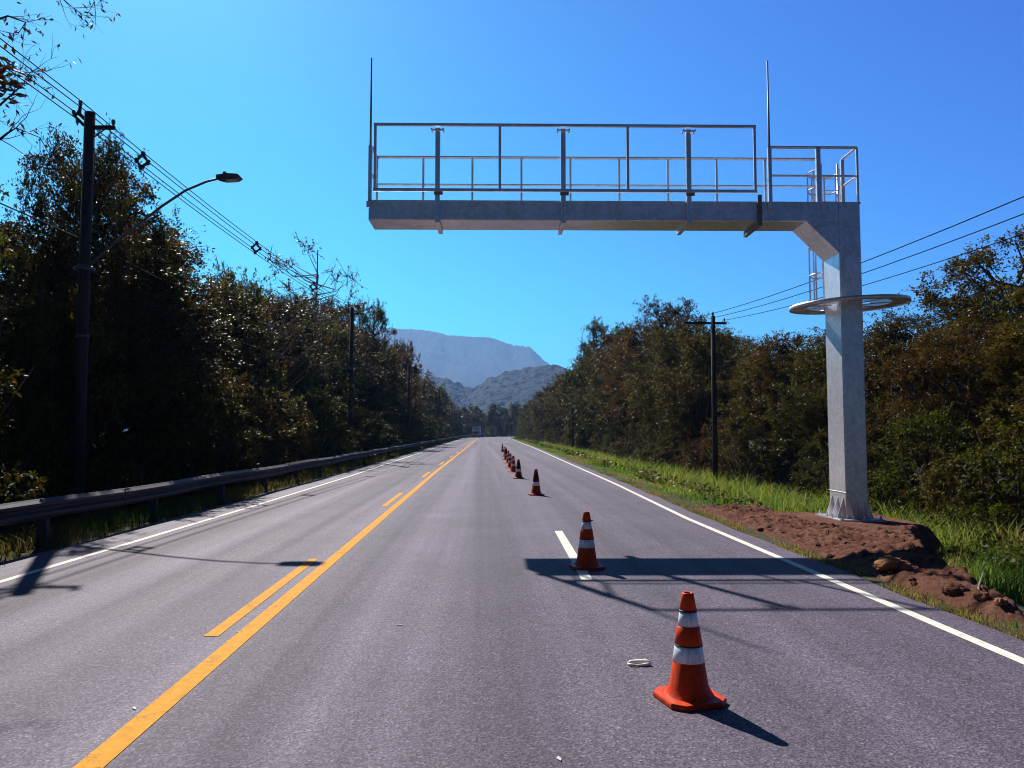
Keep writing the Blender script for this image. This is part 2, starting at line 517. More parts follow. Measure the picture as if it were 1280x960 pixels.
# ------------------------------------------------------------------ road geometry
def bend(Y):
    Y = np.asarray(Y, dtype=float)
    return np.where(Y > 222, (np.maximum(Y-222, 0))**2/440.0, 0.0)
def interp(Y, pts):
    return np.interp(Y, [p[0] for p in pts], [p[1] for p in pts])
RE = [(0,4.24),(16,4.25),(27,4.6),(87,5.75),(193,7.2),(700,8.0)]
YL = [(0,-2.11),(13,-2.12),(35,-2.14),(80,-1.95),(193,-1.55),(250,-1.2),(700,-1.0)]
LE = [(0,-5.95),(9.6,-5.8),(19,-5.58),(32,-5.42),(65,-5.45),(193,-5.4),(700,-5.4)]
def right_edge(Y): return interp(Y, RE) + bend(Y)
def yellow_line(Y): return interp(Y, YL) + bend(Y)
def left_edge(Y): return interp(Y, LE) + bend(Y)
YS = np.concatenate([np.arange(-12, 60, 1.0), np.arange(60, 200, 2.5), np.arange(200, 420, 2.5)])

def strip(name, fl, fr, ys, z, m, nx=2, kind='structure'):
    V, UV = [], []
    for y in ys:
        a, b = float(fl(y)), float(fr(y))
        for i in range(nx):
            x = a + (b-a)*i/(nx-1)
            V.append((x, y, z)); UV.append((x - float(bend(y)), y))
    me = np_mesh(name, np.array(V), grid_faces(nx, len(ys)), m, uv=np.array(UV))
    o = link_mesh(name, me)
    o['kind'] = kind
    return o

def asph_l(y): return left_edge(y) - 0.85 + 0.05*sin(y*1.3)*sin(y*0.37)
def asph_r(y): return right_edge(y) + 0.42 + 0.05*sin(y*1.7)*sin(y*0.51)
ysr = np.concatenate([np.arange(-12, 40, 0.25), np.arange(40, 200, 1.5), np.arange(200, 420, 2.5)])
strip('road', asph_l, asph_r, ysr, 0.0, M['asphalt'], 8)
strip('edge_marking', lambda y: right_edge(y)-0.06, lambda y: right_edge(y)+0.06, YS, 0.004, M['white'])
strip('edge_marking', lambda y: left_edge(y)-0.055, lambda y: left_edge(y)+0.055, YS, 0.004, M['white'])
strip('centre_marking', lambda y: yellow_line(y)-0.082, lambda y: yellow_line(y)+0.082, YS, 0.004, M['yellow'])
y0 = 7.0 - 11.9
while y0 < 240:
    strip('dash_marking', lambda y: yellow_line(y)-0.345, lambda y: yellow_line(y)-0.215, np.linspace(y0, y0+4.15, 5), 0.004, M['yellow'])
    y0 += 11.9
strip('lane_marking', lambda y: 1.205+(y-9.72)*0.022, lambda y: 1.345+(y-9.72)*0.022, np.linspace(9.45, 14.1, 6), 0.004, M['white'])

def sstep(a, b, x):
    t = np.clip((x-a)/(b-a), 0, 1)
    return t*t*(3-2*t)
def ground_z(X, Y):
    X = np.asarray(X, float); Y = np.asarray(Y, float)
    er = right_edge(Y)+0.42; el = left_edge(Y)-0.85
    zr = -0.02 - sstep(0.0, 5.5, X-er)*1.05
    zl = -0.02 - sstep(0.0, 4.5, el-X)*0.55
    z = np.where(X > er, zr, np.where(X < el, zl, -0.08))
    off = np.maximum(np.maximum(X-er, el-X), 0)
    z = z + np.minimum(off*0.05, 0.10)*fbm(X*0.8, Y*0.8, 3, 5)
    return z
xs = np.concatenate([[-9000,-6000,-3000,-1500,-700,-300,-150,-80,-50,-35], np.arange(-26, 26, 0.4), np.arange(26, 90, 3), [100,130,180,300,700,1500,3000,6000,9000]])
ys = np.concatenate([[-300,-100,-40], np.arange(-20, 60, 0.6), np.arange(60, 220, 2.5), np.arange(220, 430, 5), [460,500,560,650,800,1000,1500,2500,4000,7000,12000]])
GX, GY = np.meshgrid(xs, ys)
GZ = ground_z(GX, GY)
me = np_mesh('ground', np.stack([GX.ravel(), GY.ravel(), GZ.ravel()], 1), grid_faces(len(xs), len(ys)), M['ground'], smooth=True)
link_mesh('ground', me)['kind'] = 'structure'

# ------------------------------------------------------------------ hills far off
def ridge(name, pts, Y0, depth, m, seed, rough, nx=260, ny=70, rav=0.26):
    """a mountain whose crest runs through surveyed points (photo x, height above the horizon) at distance Y0"""
    cx = [sight(p[0], p[1], Y0).x for p in pts]; cz = [sight(p[0], p[1], Y0).z for p in pts]
    X = np.linspace(cx[0], cx[-1], nx)
    T = np.linspace(-1, 1, ny)
    GX, GT = np.meshgrid(X, T)
    crest = np.interp(GX, cx, cz)
    wob = 0.16*fbm(GX/(depth*0.35), GX*0+seed, 3, seed)
    prof = np.clip(1-np.abs(GT+0*wob), 0, 1)**1.15
    ravine = 1+rav*fbm(GX/(depth*0.16)+GT*1.1, GT*1.5, 4, seed+5)*(1-prof)*np.minimum(prof*3, 1)*2
    Z = crest*prof*ravine + rough*fbm(GX/rough*0.55, GT*depth/rough*0.55, 3, seed+9, 0.7)*np.minimum(prof*4, 1)
    Yg = Y0 + GT*depth + wob*depth*0.4
    V = np.stack([GX.ravel(), Yg.ravel(), Z.ravel()-2], 1)
    o = link_mesh(name, np_mesh(name, V, grid_faces(nx, ny), m, smooth=True))
    o['kind'] = 'structure'
    return o
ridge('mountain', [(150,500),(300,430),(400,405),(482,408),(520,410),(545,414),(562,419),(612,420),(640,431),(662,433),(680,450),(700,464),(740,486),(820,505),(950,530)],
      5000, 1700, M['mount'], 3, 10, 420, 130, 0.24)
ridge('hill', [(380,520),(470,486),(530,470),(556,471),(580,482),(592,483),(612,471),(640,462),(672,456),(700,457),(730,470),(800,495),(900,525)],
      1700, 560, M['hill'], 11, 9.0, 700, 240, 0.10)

# ------------------------------------------------------------------ leaf and tree builders
def leaf_quads(P, T, N, L, W, C, fold=0.15):
    """P base points, T directions, N normals -> V, F, C arrays"""
    n = len(P)
    S_ = np.cross(T, N); S_ /= (np.linalg.norm(S_, axis=1, keepdims=True)+1e-9)
    N2 = np.cross(S_, T)
    L = np.broadcast_to(np.asarray(L, float).reshape(-1,1), (n,1)); W = np.broadcast_to(np.asarray(W, float).reshape(-1,1), (n,1))
    V = np.empty((n, 4, 3))
    V[:,0] = P
    V[:,1] = P + T*L*0.45 + S_*W*0.5 + N2*W*fold
    V[:,2] = P + T*L
    V[:,3] = P + T*L*0.45 - S_*W*0.5 + N2*W*fold
    F_ = np.arange(4*n).reshape(n, 4)
    return V.reshape(-1,3), F_, np.repeat(C, 4, axis=0)

def unit(a): return a/(np.linalg.norm(a, axis=-1, keepdims=True)+1e-9)

PAL = {
 'olive':  [(0.050,0.056,0.010),(0.072,0.074,0.013),(0.044,0.038,0.010)],
 'dark':   [(0.030,0.038,0.008),(0.044,0.050,0.010),(0.034,0.028,0.009)],
 'brown':  [(0.066,0.047,0.019),(0.080,0.061,0.024),(0.052,0.035,0.018)],
 'green':  [(0.058,0.084,0.010),(0.080,0.100,0.012),(0.046,0.060,0.010)],
 'dry':    [(0.115,0.075,0.040),(0.10,0.060,0.045),(0.08,0.065,0.035)],
}

def tree_meshes(kind, seed, H=10.0, nclump=70, ntwig=13, nleaf=26, leaf=0.13, pal='olive', bark='bark', lmat='leaf'):
    rg = np.random.default_rng(seed)
    tb = MB()
    lean = rg.normal(0, 0.035, 2)
    def axis(t): return np.array([lean[0]*H*t*t + 0.10*sin(t*7+seed), lean[1]*H*t*t + 0.10*cos(t*5+seed), H*t])
    if kind == 'shrub':
        for i in range(7):
            a = rg.uniform(0, 2*pi); r = H*rg.uniform(0.15, 0.5)
            tb.tube([(0.1*cos(a),0.1*sin(a),-0.25),(r*0.4*cos(a),r*0.4*sin(a),H*0.3),(r*cos(a),r*sin(a),H*rg.uniform(0.55,0.85))], [0.05,0.035,0.012], 5)
    else:
        top = {'broad':0.82,'vine':0.95,'sparse':0.9,'bare':0.97}[kind]
        ts = np.linspace(0, top, 9)
        r0 = H*{'broad':0.017,'vine':0.02,'sparse':0.014,'bare':0.014}[kind]
        pts = [axis(t) for t in ts]; pts[0][2] = -0.5
        tb.tube(pts, [r0*(1.25 if i == 0 else (1-0.85*t/top)) for i, t in enumerate(ts)], 8)
    cs, rcs = [], []
    for i in range(nclump):
        a = rg.uniform(0, 2*pi)
        if kind == 'broad':
            t = 0.30 + 0.70*rg.uniform()**0.85
            env = 0.34*H*sqrt(max(0.03, 1-((t-0.62)/0.42)**2))
            r = env*sqrt(rg.uniform(0.10, 1.0)); rc = H*rg.uniform(0.055, 0.11)
        elif kind == 'vine':
            t = rg.uniform(0.02, 1.0)
            env = H*(0.23 - 0.06*t)*(0.8+0.35*sin(t*9+seed))
            if t > 0.85: env *= max(0.25, 1-(t-0.85)*4)
            r = env*sqrt(rg.uniform(0.08, 1.0)); rc = H*rg.uniform(0.05, 0.09)
        elif kind == 'shrub':
            t = rg.uniform(0.02, 1.0)
            env = 0.62*H*sqrt(max(0.04, 1-t**2.2))
            r = env*sqrt(rg.uniform(0.05, 1.0)); rc = H*rg.uniform(0.10, 0.18)
        elif kind == 'sparse':
            t = 0.38 + 0.62*rg.uniform()
            env = 0.32*H*sqrt(max(0.05, 1-((t-0.68)/0.40)**2))
            r = env*sqrt(rg.uniform(0.15, 1.0)); rc = H*rg.uniform(0.05, 0.09)
        else:
            t = 0.55 + 0.45*rg.uniform()
            env = 0.22*H*sqrt(max(0.05, 1-((t-0.85)/0.36)**2))
            r = env*sqrt(rg.uniform(0.3, 1.0)); rc = H*rg.uniform(0.04, 0.07)
        tt = min(t, 0.97)
        c = axis(tt) + np.array([r*cos(a), r*sin(a), rg.normal(0, 0.02*H)])
        if c[2] < rc*0.4: c[2] = rc*0.4
        cs.append(c); rcs.append(rc)
        if kind != 'shrub':
            tb0 = max(0.12, t - (r/H)*(rg.uniform(0.6, 1.1) if kind != 'bare' else rg.uniform(0.3, 0.6)))
            p0 = axis(min(tb0, 0.92)); mid = (p0+c)/2 + np.array([0,0,-0.04*H*rg.uniform(0,1)]) + rg.normal(0, 0.012*H, 3)
            rr = H*(0.0052 if kind != 'bare' else 0.0026)*rg.uniform(0.7, 1.3)
            tb.tube([p0, mid, c], [rr, rr*0.7, rr*0.25], 4, cap=False)
    cs = np.array(cs); rcs = np.array(rcs)
    # twigs
    k = nclump*ntwig
    ci = np.repeat(np.arange(nclump), ntwig)
    D = unit(rg.normal(0, 1, (k, 3)) + np.array([0, 0, 0.25]) + 0.5*unit(cs[ci]-np.array([0,0,H*0.5])))
    TL = rcs[ci]*rg.uniform(0.45, 1.35, k)
    B = cs[ci] + rg.normal(0, 0.25, (k, 3))*rcs[ci][:, None]
    if kind in ('sparse', 'bare'):
        for j in range(k):
            if j % 2 == 0 or kind == 'bare':
                e = B[j]+D[j]*TL[j]
                tb.tube([cs[ci[j]], (B[j]+e)/2, e], [H*0.0016, H*0.0011, H*0.0005], 3, cap=False)
    n = k*nleaf
    ti = np.repeat(np.arange(k), nleaf)
    s = rg.uniform(0.05, 1.0, n)
    droop = np.zeros((n, 3)); droop[:, 2] = -0.25*s*s*TL[ti]
    P = B[ti] + D[ti]*(s*TL[ti])[:, None] + droop + rg.normal(0, 0.028*H/10*3, (n, 3))*(0.4+0.6*s)[:, None]*0.9
    T = unit(D[ti]*0.6 + rg.normal(0, 0.75, (n, 3)) + np.array([0,0,-0.25]))
    N = unit(rg.normal(0, 0.55, (n, 3)) + np.array([0, 0, 0.9]))
    L = leaf*rg.uniform(0.6, 1.35, n)
    pal_ = np.array(PAL[pal])
    base = pal_[rg.integers(0, len(pal_), k)][ti]
    base = base*rg.uniform(0.75, 1.3, (k, 1))[ti]*rg.uniform(0.8, 1.25, (n, 1))
    odd = rg.uniform(0, 1, n) < 0.03
    base[odd] = base[odd]*np.array([2.4, 1.7, 1.3])
    V, F_, C = leaf_quads(P, T, N, L, L*0.46, base)
    cm = np_mesh('crown', V, F_, M[lmat], col=C)
    tm = tb.mesh('trunk', M[bark])
    return tm, cm, H

PROTO = {}
def proto(key, *a, **k):
    PROTO[key] = tree_meshes(*a, **k)
# near: fine leaves
proto('broad0', 'broad', 21, nclump=84, ntwig=14, nleaf=34, leaf=0.12, pal='olive')
proto('broad1', 'broad', 22, nclump=86, ntwig=14, nleaf=32, leaf=0.12, pal='brown')
proto('broad2', 'broad', 23, nclump=84, ntwig=14, nleaf=34, leaf=0.12, pal='dark')
proto('vine0', 'vine', 31, nclump=104, ntwig=13, nleaf=34, leaf=0.115, pal='dark')
proto('vine1', 'vine', 32, nclump=104, ntwig=13, nleaf=34, leaf=0.115, pal='olive')
proto('vine2', 'vine', 33, nclump=100, ntwig=13, nleaf=32, leaf=0.115, pal='brown')
proto('sparse0', 'sparse', 41, nclump=60, ntwig=10, nleaf=14, leaf=0.15, pal='brown', bark='palebark')
proto('sparse1', 'sparse', 42, nclump=60, ntwig=10, nleaf=16, leaf=0.15, pal='olive')
proto('bare0', 'bare', 51, nclump=34, ntwig=9, nleaf=3, leaf=0.13, pal='dry', bark='palebark')
proto('shrub0', 'shrub', 61, H=4.0, nclump=46, ntwig=14, nleaf=32, leaf=0.10, pal='olive', lmat='shrub')
proto('shrub1', 'shrub', 62, H=4.0, nclump=46, ntwig=14, nleaf=32, leaf=0.085, pal='green', lmat='shrub')
proto('shrub2', 'shrub', 63, H=4.0, nclump=44, ntwig=14, nleaf=30, leaf=0.10, pal='brown', lmat='shrub')
# far: coarser sprays
proto('farbroad0', 'broad', 71, nclump=60, ntwig=12, nleaf=28, leaf=0.165, pal='olive')
proto('farbroad1', 'broad', 72, nclump=60, ntwig=12, nleaf=28, leaf=0.165, pal='brown')
proto('farvine0', 'vine', 73, nclump=70, ntwig=12, nleaf=28, leaf=0.165, pal='dark')
proto('farvine1', 'vine', 74, nclump=70, ntwig=12, nleaf=28, leaf=0.165, pal='olive')
proto('farshrub0', 'shrub', 75, H=4.0, nclump=36, ntwig=11, nleaf=20, leaf=0.15, pal='olive', lmat='shrub')

def plant(key, x, y, h, label, group=None, name='tree', cat='tree', wide=1.0, rz=None):
    tm, cm, H = PROTO[key]
    z = float(ground_z(x, y))
    o = empty(name, (x, y, z), random.uniform(0, 2*pi) if rz is None else rz, label, cat, group)
    s = (h - z)/H if h > 0 else 1
    o.scale = (s*wide, s*wide, s)
    link_mesh('stem' if name == 'shrub' else 'trunk', tm, None, o)
    link_mesh('foliage' if name == 'shrub' else 'crown', cm, None, o)
    return o

# ------------------------------------------------------------------ forest
SIL_L = [(-900,350),(-300,345),(-60,335),(0,318),(60,318),(75,225),(105,190),(150,200),(195,222),(215,262),(240,285),(270,300),(330,337),(370,355),(430,374),(465,384),(482,408),
         (500,440),(520,455),(540,476),(556,488),(572,500),(600,503),(640,500),(680,490),(760,470),(1400,470)]
SIL_R = [(600,500),(676,488),(690,474),(705,455),(725,440),(742,415),(760,408),(790,396),(820,386),(850,392),(900,398),(930,402),(1000,398),(1060,385),(1095,372),(1120,370),
         (1150,356),(1180,352),(1240,322),(1270,300),(1400,275),(2500,240)]
def zcap(X, Y, sil):
    zs = []
    for dx in (-0.24, -0.12, 0, 0.12, 0.24):
        x = screen_x(X+dx*9.0, Y)
        zs.append(sight(x, float(np.interp(x, [p[0] for p in sil], [p[1] for p in sil])), Y).z)
    return 0.5*min(zs)+0.5*zs[2]
POLES = [(-9.85,19.1),(-8.55,50),(-8.5,88),(-8.35,146),(10.9,36),(10.85,93),(10.8,140)]
def near_pole(x, y, d=1.1): return any(hypot(x-a, y-b) < d for a, b in POLES)
def where_left(y):
    for lim, t in ((14,'beside the nearest guardrail posts'),(24,'around the lamp pole'),(34,'just past the lamp pole'),(46,'midway from lamp pole to second pole'),(62,'around the second left pole'),
                   (82,'past the second left pole'),(104,'around the third left pole'),(150,'past the third left pole'),(215,'where the guardrail starts to curve')):
        if y < lim: return t
    return 'along the far bend behind the truck'
def where_right(y):
    for lim, t in ((24,'right of the gantry column'),(34,'behind the gantry column'),(44,'around the first right pole'),(62,'just past the first right pole'),(84,'midway between the right poles'),
                   (104,'around the second right pole'),(150,'past the second right pole')):
        if y < lim: return t
    return 'at the inside of the far bend'
KINDWORD = {'broad':'spreading', 'vine':'vine-draped', 'sparse':'thin open', 'shrub':'bushy'}
HUE = {'0':'olive', '1':'brownish', '2':'dark'}
rt = random.Random(11)

def forest(side, sil, ymax, edge, where):
    sg = -1 if side == 'left' else 1
    for row in range(3):
        y = {0: 8.0, 1: 13.0, 2: 19.0}[row] if sg < 0 else {0: 16.0, 1: 18.0, 2: 24.0}[row]
        while y < ymax:
            step = (2.3+0.024*y)*(1.0 if row < 2 else 1.45)
            yy = y + rt.uniform(-0.3, 0.3)*step
            y += step
            e = edge(yy)
            off = {0: rt.uniform(-0.3, 0.6), 1: rt.uniform(1.6, 3.0)+(0.9 if sg < 0 else 0), 2: rt.uniform(4.4, 7.5)}[row]
            x = e + sg*off
            if near_pole(x, yy, 1.5): x += sg*1.3
            if row == 0 and any(abs(x-a) < 3.2 and -4.5 < yy-b_ < 1.2 for a, b_ in POLES): continue
            cap = zcap(x, yy, sil)
            far = yy > 78
            if row == 0:
                h = min(cap*0.8, rt.uniform(3.0, 5.2) if sg < 0 else rt.uniform(1.2, 3.0))
                if yy > 190: h = min(h, 4.0)
                if sg < 0 and 18 < yy < 46: h = min(h, 3.8)
                key = 'farshrub0' if far else rt.choice(['shrub0','shrub0','shrub1','shrub2'])
                hue = {'shrub0':'olive','shrub1':'green','shrub2':'brownish','farshrub0':'olive'}[key]
                lab = f"low {hue} shrub {where(yy)}"
                lab += ' behind guardrail' if sg < 0 else ' on grass verge'
                plant(key, x, yy, h, lab, f'shrubs on the {side} verge', 'shrub', 'shrub', rt.uniform(0.8, 1.15))
            else:
                h = cap*(rt.uniform(0.62, 0.92) if row == 1 else rt.uniform(0.74, 0.96))
                if sg < 0 and yy < 17: h = min(h, 6.0)
                if far:
                    key = rt.choice(['farbroad0','farbroad1','farvine0','farvine1'])
                elif row == 1:
                    key = rt.choice(['vine0','vine1','vine2','broad0','broad2','sparse0'] if sg < 0 else ['vine1','vine2','broad0','broad1','vine2'])
                else:
                    key = rt.choice(['broad0','broad1','broad2','vine0','sparse1'])
                kd = key.replace('far','')[:-1]
                hue = {'olive':'olive','brown':'brownish','dark':'dark green'}[
                    {'broad0':'olive','broad1':'brown','broad2':'dark','vine0':'dark','vine1':'olive','vine2':'brown','sparse0':'brown','sparse1':'olive','farbroad0':'olive','farbroad1':'brown','farvine0':'dark','farvine1':'olive'}[key]]
                lab = f"{hue} {KINDWORD[kd]} tree {where(yy)}, {'front' if row == 1 else 'second'} rank of {side} forest"
                plant(key, x, yy, h, lab, f'trees of the {side} forest', 'tree', 'tree', rt.uniform(0.85, 1.15)*(1.0 if h > 9 else 1.25))
forest('left', SIL_L, 395, lambda y: float(left_edge(y))-4.3, where_left)
forest('right', SIL_R, 235, lambda y: float(np.interp(y, [0,20,60,100,140,300],[13.6,13.4,12.6,11.6,10.6,9.6])) + float(bend(y)), where_right)
# trees the photograph picks out
plant('broad2', -11.75, 22.6, 10.2, 'tall ragged vine-covered tree rising behind the lamp pole', None, 'tree', 'tree', 0.50, 0.6)
plant('shrub1', -12.4, 18.2, 6.6, 'big rounded leafy bush left of the lamp pole, taller than the shrubs by it', None, 'shrub', 'bush', 0.62, 0.4)
plant('shrub0', -11.2, 20.6, 5.2, 'rounded dense bush right of the lamp pole foot, lit along its top', None, 'shrub', 'bush', 0.62, 2.4)
plant('shrub1', -10.9, 31.0, 4.6, 'yellow-green leafy bush between the guardrail and the forest past the lamp', None, 'shrub', 'bush', 0.6, 4.0)
plant('shrub0', -10.8, 44.0, 4.8, 'pale leafy bush near the foot of the second left pole', None, 'shrub', 'bush', 0.6, 1.3)
plant('shrub1', -12.6, 39.0, 9.4, 'tall bright green leafy crown in the left forest before the bare tree', None, 'tree', 'tree', 0.45, 3.3)
plant('broad2', -13.2, 26.4, 11.0, 'high dark crown under the curved street lamp arm', None, 'tree', 'tree', 0.75, 2.0)
plant('bare0', -12.6, 58.0, 16.0, 'nearly leafless pale tree standing out above the left forest', None, 'bare_tree', 'tree', 1.0, 1.0)
plant('broad0', -12.4, 88.0, 15.8, 'leafy tree whose crown tops the left forest beside the mountain', None, 'tree', 'tree', 0.5, 1.0)
plant('broad1', -12.8, 121.0, 15.8, 'flat-topped tree with open branches against the blue mountain', None, 'tree', 'tree', 0.5, 3.0)
plant('vine1', 14.4, 96.0, 15.2, 'tall narrow tree that ends the right forest skyline near the mountain', None, 'tree', 'tree', 0.8, 1.0)
plant('broad1', 16.6, 71.0, 13.8, 'highest broad crown in the middle of the right forest', None, 'tree', 'tree', 0.9, 2.2)
plant('broad1', 20.5, 28.5, 8.9, 'large brownish tree rising at the right edge beyond the column', None, 'tree', 'tree', 1.15, 0.3)

# the wood that closes the view beyond the bend: one uncountable mass
def wood_mass():
    rg = np.random.default_rng(5)
    n = 2600
    Y = rg.uniform(400, 760, n); X = rg.uniform(-190, 260, n)
    V_, F_, C_ = [], [], []
    P, T, N, L, C = [], [], [], [], []
    pal = np.array(PAL['olive']+PAL['brown']+PAL['dark'])
    for i in range(n):
        h = rg.uniform(7, 13); k = 34
        r = h*0.36
        d = unit(rg.normal(0, 1, (k, 3)))*rg.uniform(0.4, 1, (k, 1))
        P.append(np.array([X[i], Y[i], h*0.55-0.6]) + d*np.array([r, r, h*0.45]))
        T.append(unit(d + rg.normal(0, 0.6, (k, 3)))); N.append(unit(rg.normal(0, 0.6, (k, 3))+np.array([0,-0.3,0.8])))
        L.append(rg.uniform(1.2, 2.6, k)); C.append(np.tile(pal[rg.integers(0, len(pal))], (k, 1))*rg.uniform(0.7, 1.3, (k, 1)))
    L = np.concatenate(L)
    V, F_, C = leaf_quads(np.concatenate(P), np.concatenate(T), np.concatenate(N), L, L*0.6, np.concatenate(C))
    o = link_mesh('far_wood', np_mesh('far_wood', V, F_, M['leaf'], col=C))
    tag(o, 'distant woodland reading as one mass below the hills', 'woodland', None, 'stuff')
wood_mass()

# ------------------------------------------------------------------ grass and weeds
def on_mound(X, Y):
    ax = np.interp(Y, [6.4, 11, 14.5, 16.2, 19.0], [5.0, 6.15, 7.8, 9.3, 9.3])
    return (Y > 7.3) & (Y < 18.6) & (X < ax + 0.75) & (X > 4.9)

def grass_field(name, label, n, sampler, hfun, wid, pal, seed):
    rg = np.random.default_rng(seed)
    X, Y = sampler(rg, n)
    Z = ground_z(X, Y)
    n = len(X)
    D = np.hypot(X, Y)
    h = hfun(X, Y, rg)*rg.uniform(0.45, 1.25, n)
    wd = wid*(1+D/22.0)*rg.uniform(0.7, 1.3, n)
    a = rg.uniform(0, 2*pi, n)
    S_ = np.stack([np.cos(a), np.sin(a), 0*a], 1)
    b = rg.uniform(0, 2*pi, n); bl = h*rg.uniform(0.15, 0.75, n)
    Bd = np.stack([np.cos(b)*bl, np.sin(b)*bl, 0*b], 1)
    P0 = np.stack([X, Y, Z-0.03], 1)
    P1 = P0 + Bd*0.3 + np.stack([0*h, 0*h, h*0.62], 1)
    P2 = P0 + Bd + np.stack([0*h, 0*h, h*0.95], 1)
    V = np.empty((n, 5, 3))
    V[:,0] = P0 - S_*wd[:,None]*0.5; V[:,1] = P0 + S_*wd[:,None]*0.5
    V[:,2] = P1 + S_*wd[:,None]*0.4; V[:,3] = P1 - S_*wd[:,None]*0.4
    V[:,4] = P2
    base = np.arange(n)[:, None]*5
    Q = np.concatenate([base + np.array([[0,1,2,3]]), base + np.array([[3,2,4,4]])], 0)
    F4 = base + np.array([[0,1,2,3]])
    # tip as a thin quad sharing its last corner
    V6 = np.empty((n, 6, 3)); V6[:, :4] = V[:, :4]; V6[:,4] = P2 + S_*wd[:,None]*0.04; V6[:,5] = P2 - S_*wd[:,None]*0.04
    b6 = np.arange(n)[:, None]*6
    Fq = np.concatenate([b6+np.array([[0,1,2,3]]), b6+np.array([[3,2,4,5]])], 0)
    pal = np.array(pal)
    patch = np.clip(0.5+1.5*fbm(X*0.55, Y*0.4, 4, 31), 0, 0.999)
    idx = np.clip((patch*len(pal)+rg.normal(0, 0.7, n)).astype(int), 0, len(pal)-1)
    C = pal[idx]*rg.uniform(0.75, 1.3, (n, 1))
    o = link_mesh(name, np_mesh(name, V6.reshape(-1,3), Fq, M['grass'], col=np.repeat(C, 6, axis=0)))
    return tag(o, label, 'grass', None, 'stuff')

def s_right(rg, n):
    Y = 6.0 + 200*rg.uniform(0, 1, n)**1.9
    e = right_edge(Y)+0.42
    t = rg.uniform(0, 1, n)**0.9
    far = np.interp(Y, [0,20,60,100,140,300],[14.2,14.0,13.2,12.2,11.2,10.4]) + bend(Y)
    X = e + 0.05 + t*(far-e)
    thin = (X-e < 0.55) & (rg.uniform(0, 1, n) < 0.75)
    keep = ~on_mound(X, Y) & ~thin
    return X[keep], Y[keep]
def h_right(X, Y, rg):
    t = X-(right_edge(Y)+0.42)
    lump = 0.35+1.3*np.clip(0.5+1.3*fbm(X*0.9, Y*0.7, 3, 77), 0, 1)
    return (0.08 + 0.27*sstep(0.4, 4.5, t))*lump
GREENS = [(0.060,0.115,0.024),(0.085,0.165,0.030),(0.105,0.195,0.034),(0.120,0.205,0.040),(0.145,0.190,0.055),(0.19,0.165,0.085)]
grass_field('grass', 'bright green roadside grass on the right verge', 150000, s_right, h_right, 0.010, GREENS, 3)
def s_tall(rg, n):
    c = 420
    cy = 17 + 120*rg.uniform(0, 1, c)**1.7
    cx = right_edge(cy)+0.42 + rg.uniform(2.6, 7.5, c)
    i = rg.integers(0, c, n)
    X = cx[i]+rg.normal(0, 0.16, n); Y = cy[i]+rg.normal(0, 0.2, n)
    keep = ~on_mound(X, Y)
    return X[keep], Y[keep]
grass_field('tall_grass', 'tall arching grass tufts before the right forest', 26000, s_tall, lambda X, Y, rg: 0.55+0.45*rg.uniform(0, 1, len(X)), 0.013,
            [(0.10,0.165,0.035),(0.12,0.19,0.045),(0.17,0.18,0.07)], 4)
def s_left(rg, n):
    Y = 3.0 + 190*rg.uniform(0, 1, n)**1.7
    X = left_edge(Y)-0.85 - 3.4*rg.uniform(0, 1, n)
    return X, Y
grass_field('verge_grass', 'sparse dark grass under the left guardrail', 42000, s_left, lambda X, Y, rg: 0.20+0.15*rg.uniform(0, 1, len(X)), 0.010,
            [(0.03,0.045,0.012),(0.05,0.058,0.02),(0.075,0.062,0.032)], 6)
def s_edge(rg, n):
    Y = 5.0 + 30*rg.uniform(0, 1, n)**1.3
    X = right_edge(Y)+0.36 + np.abs(rg.normal(0, 0.22, n))
    k = vnoise(Y*1.6, Y*0+3, 9) > 0.38
    return X[k], Y[k]
grass_field('dry_grass', 'short yellowish grass along the asphalt edge by the soil heap', 12000, s_edge, lambda X, Y, rg: 0.05+0.07*rg.uniform(0, 1, len(X)), 0.007,
            [(0.20,0.17,0.07),(0.16,0.15,0.05),(0.11,0.13,0.035)], 8)

def weeds():
    rg = np.random.default_rng(12)
    c = 1500
    cy = 15 + 150*rg.uniform(0, 1, c)**1.7
    cx = right_edge(cy)+0.42 + 1.4 + (rg.uniform(0, 1, c)**0.7)*np.interp(cy, [0,60,140,300],[6.5,6.0,3.2,2.0])
    k = 22
    keep = ~on_mound(cx, cy)
    cx, cy = cx[keep], cy[keep]; c = len(cx)
    cz = ground_z(cx, cy)
    i = np.repeat(np.arange(c), k)
    hh = rg.uniform(0.15, 0.6, c)[i]
    P = np.stack([cx[i]+rg.normal(0, 0.16, c*k), cy[i]+rg.normal(0, 0.16, c*k), cz[i]+hh*rg.uniform(0.2, 1, c*k)], 1)
    T = unit(rg.normal(0, 1, (c*k, 3))*np.array([1,1,0.4])); N = unit(rg.normal(0, 0.4, (c*k, 3))+np.array([0,0,1]))
    L = rg.uniform(0.07, 0.15, c*k)*(1+cy[i]/70)
    pal = np.array([(0.07,0.125,0.026),(0.09,0.15,0.03),(0.06,0.10,0.03),(0.10,0.11,0.045)])
    C = pal[rg.integers(0, 4, c)][i]*rg.uniform(0.8, 1.25, (c*k, 1))
    V, F_, C = leaf_quads(P, T, N, L, L*0.6, C)
    o = link_mesh('weeds', np_mesh('weeds', V, F_, M['shrub'], col=C))
    tag(o, 'broad-leaved weeds among the grass on the right verge', 'weeds', None, 'stuff')
weeds()

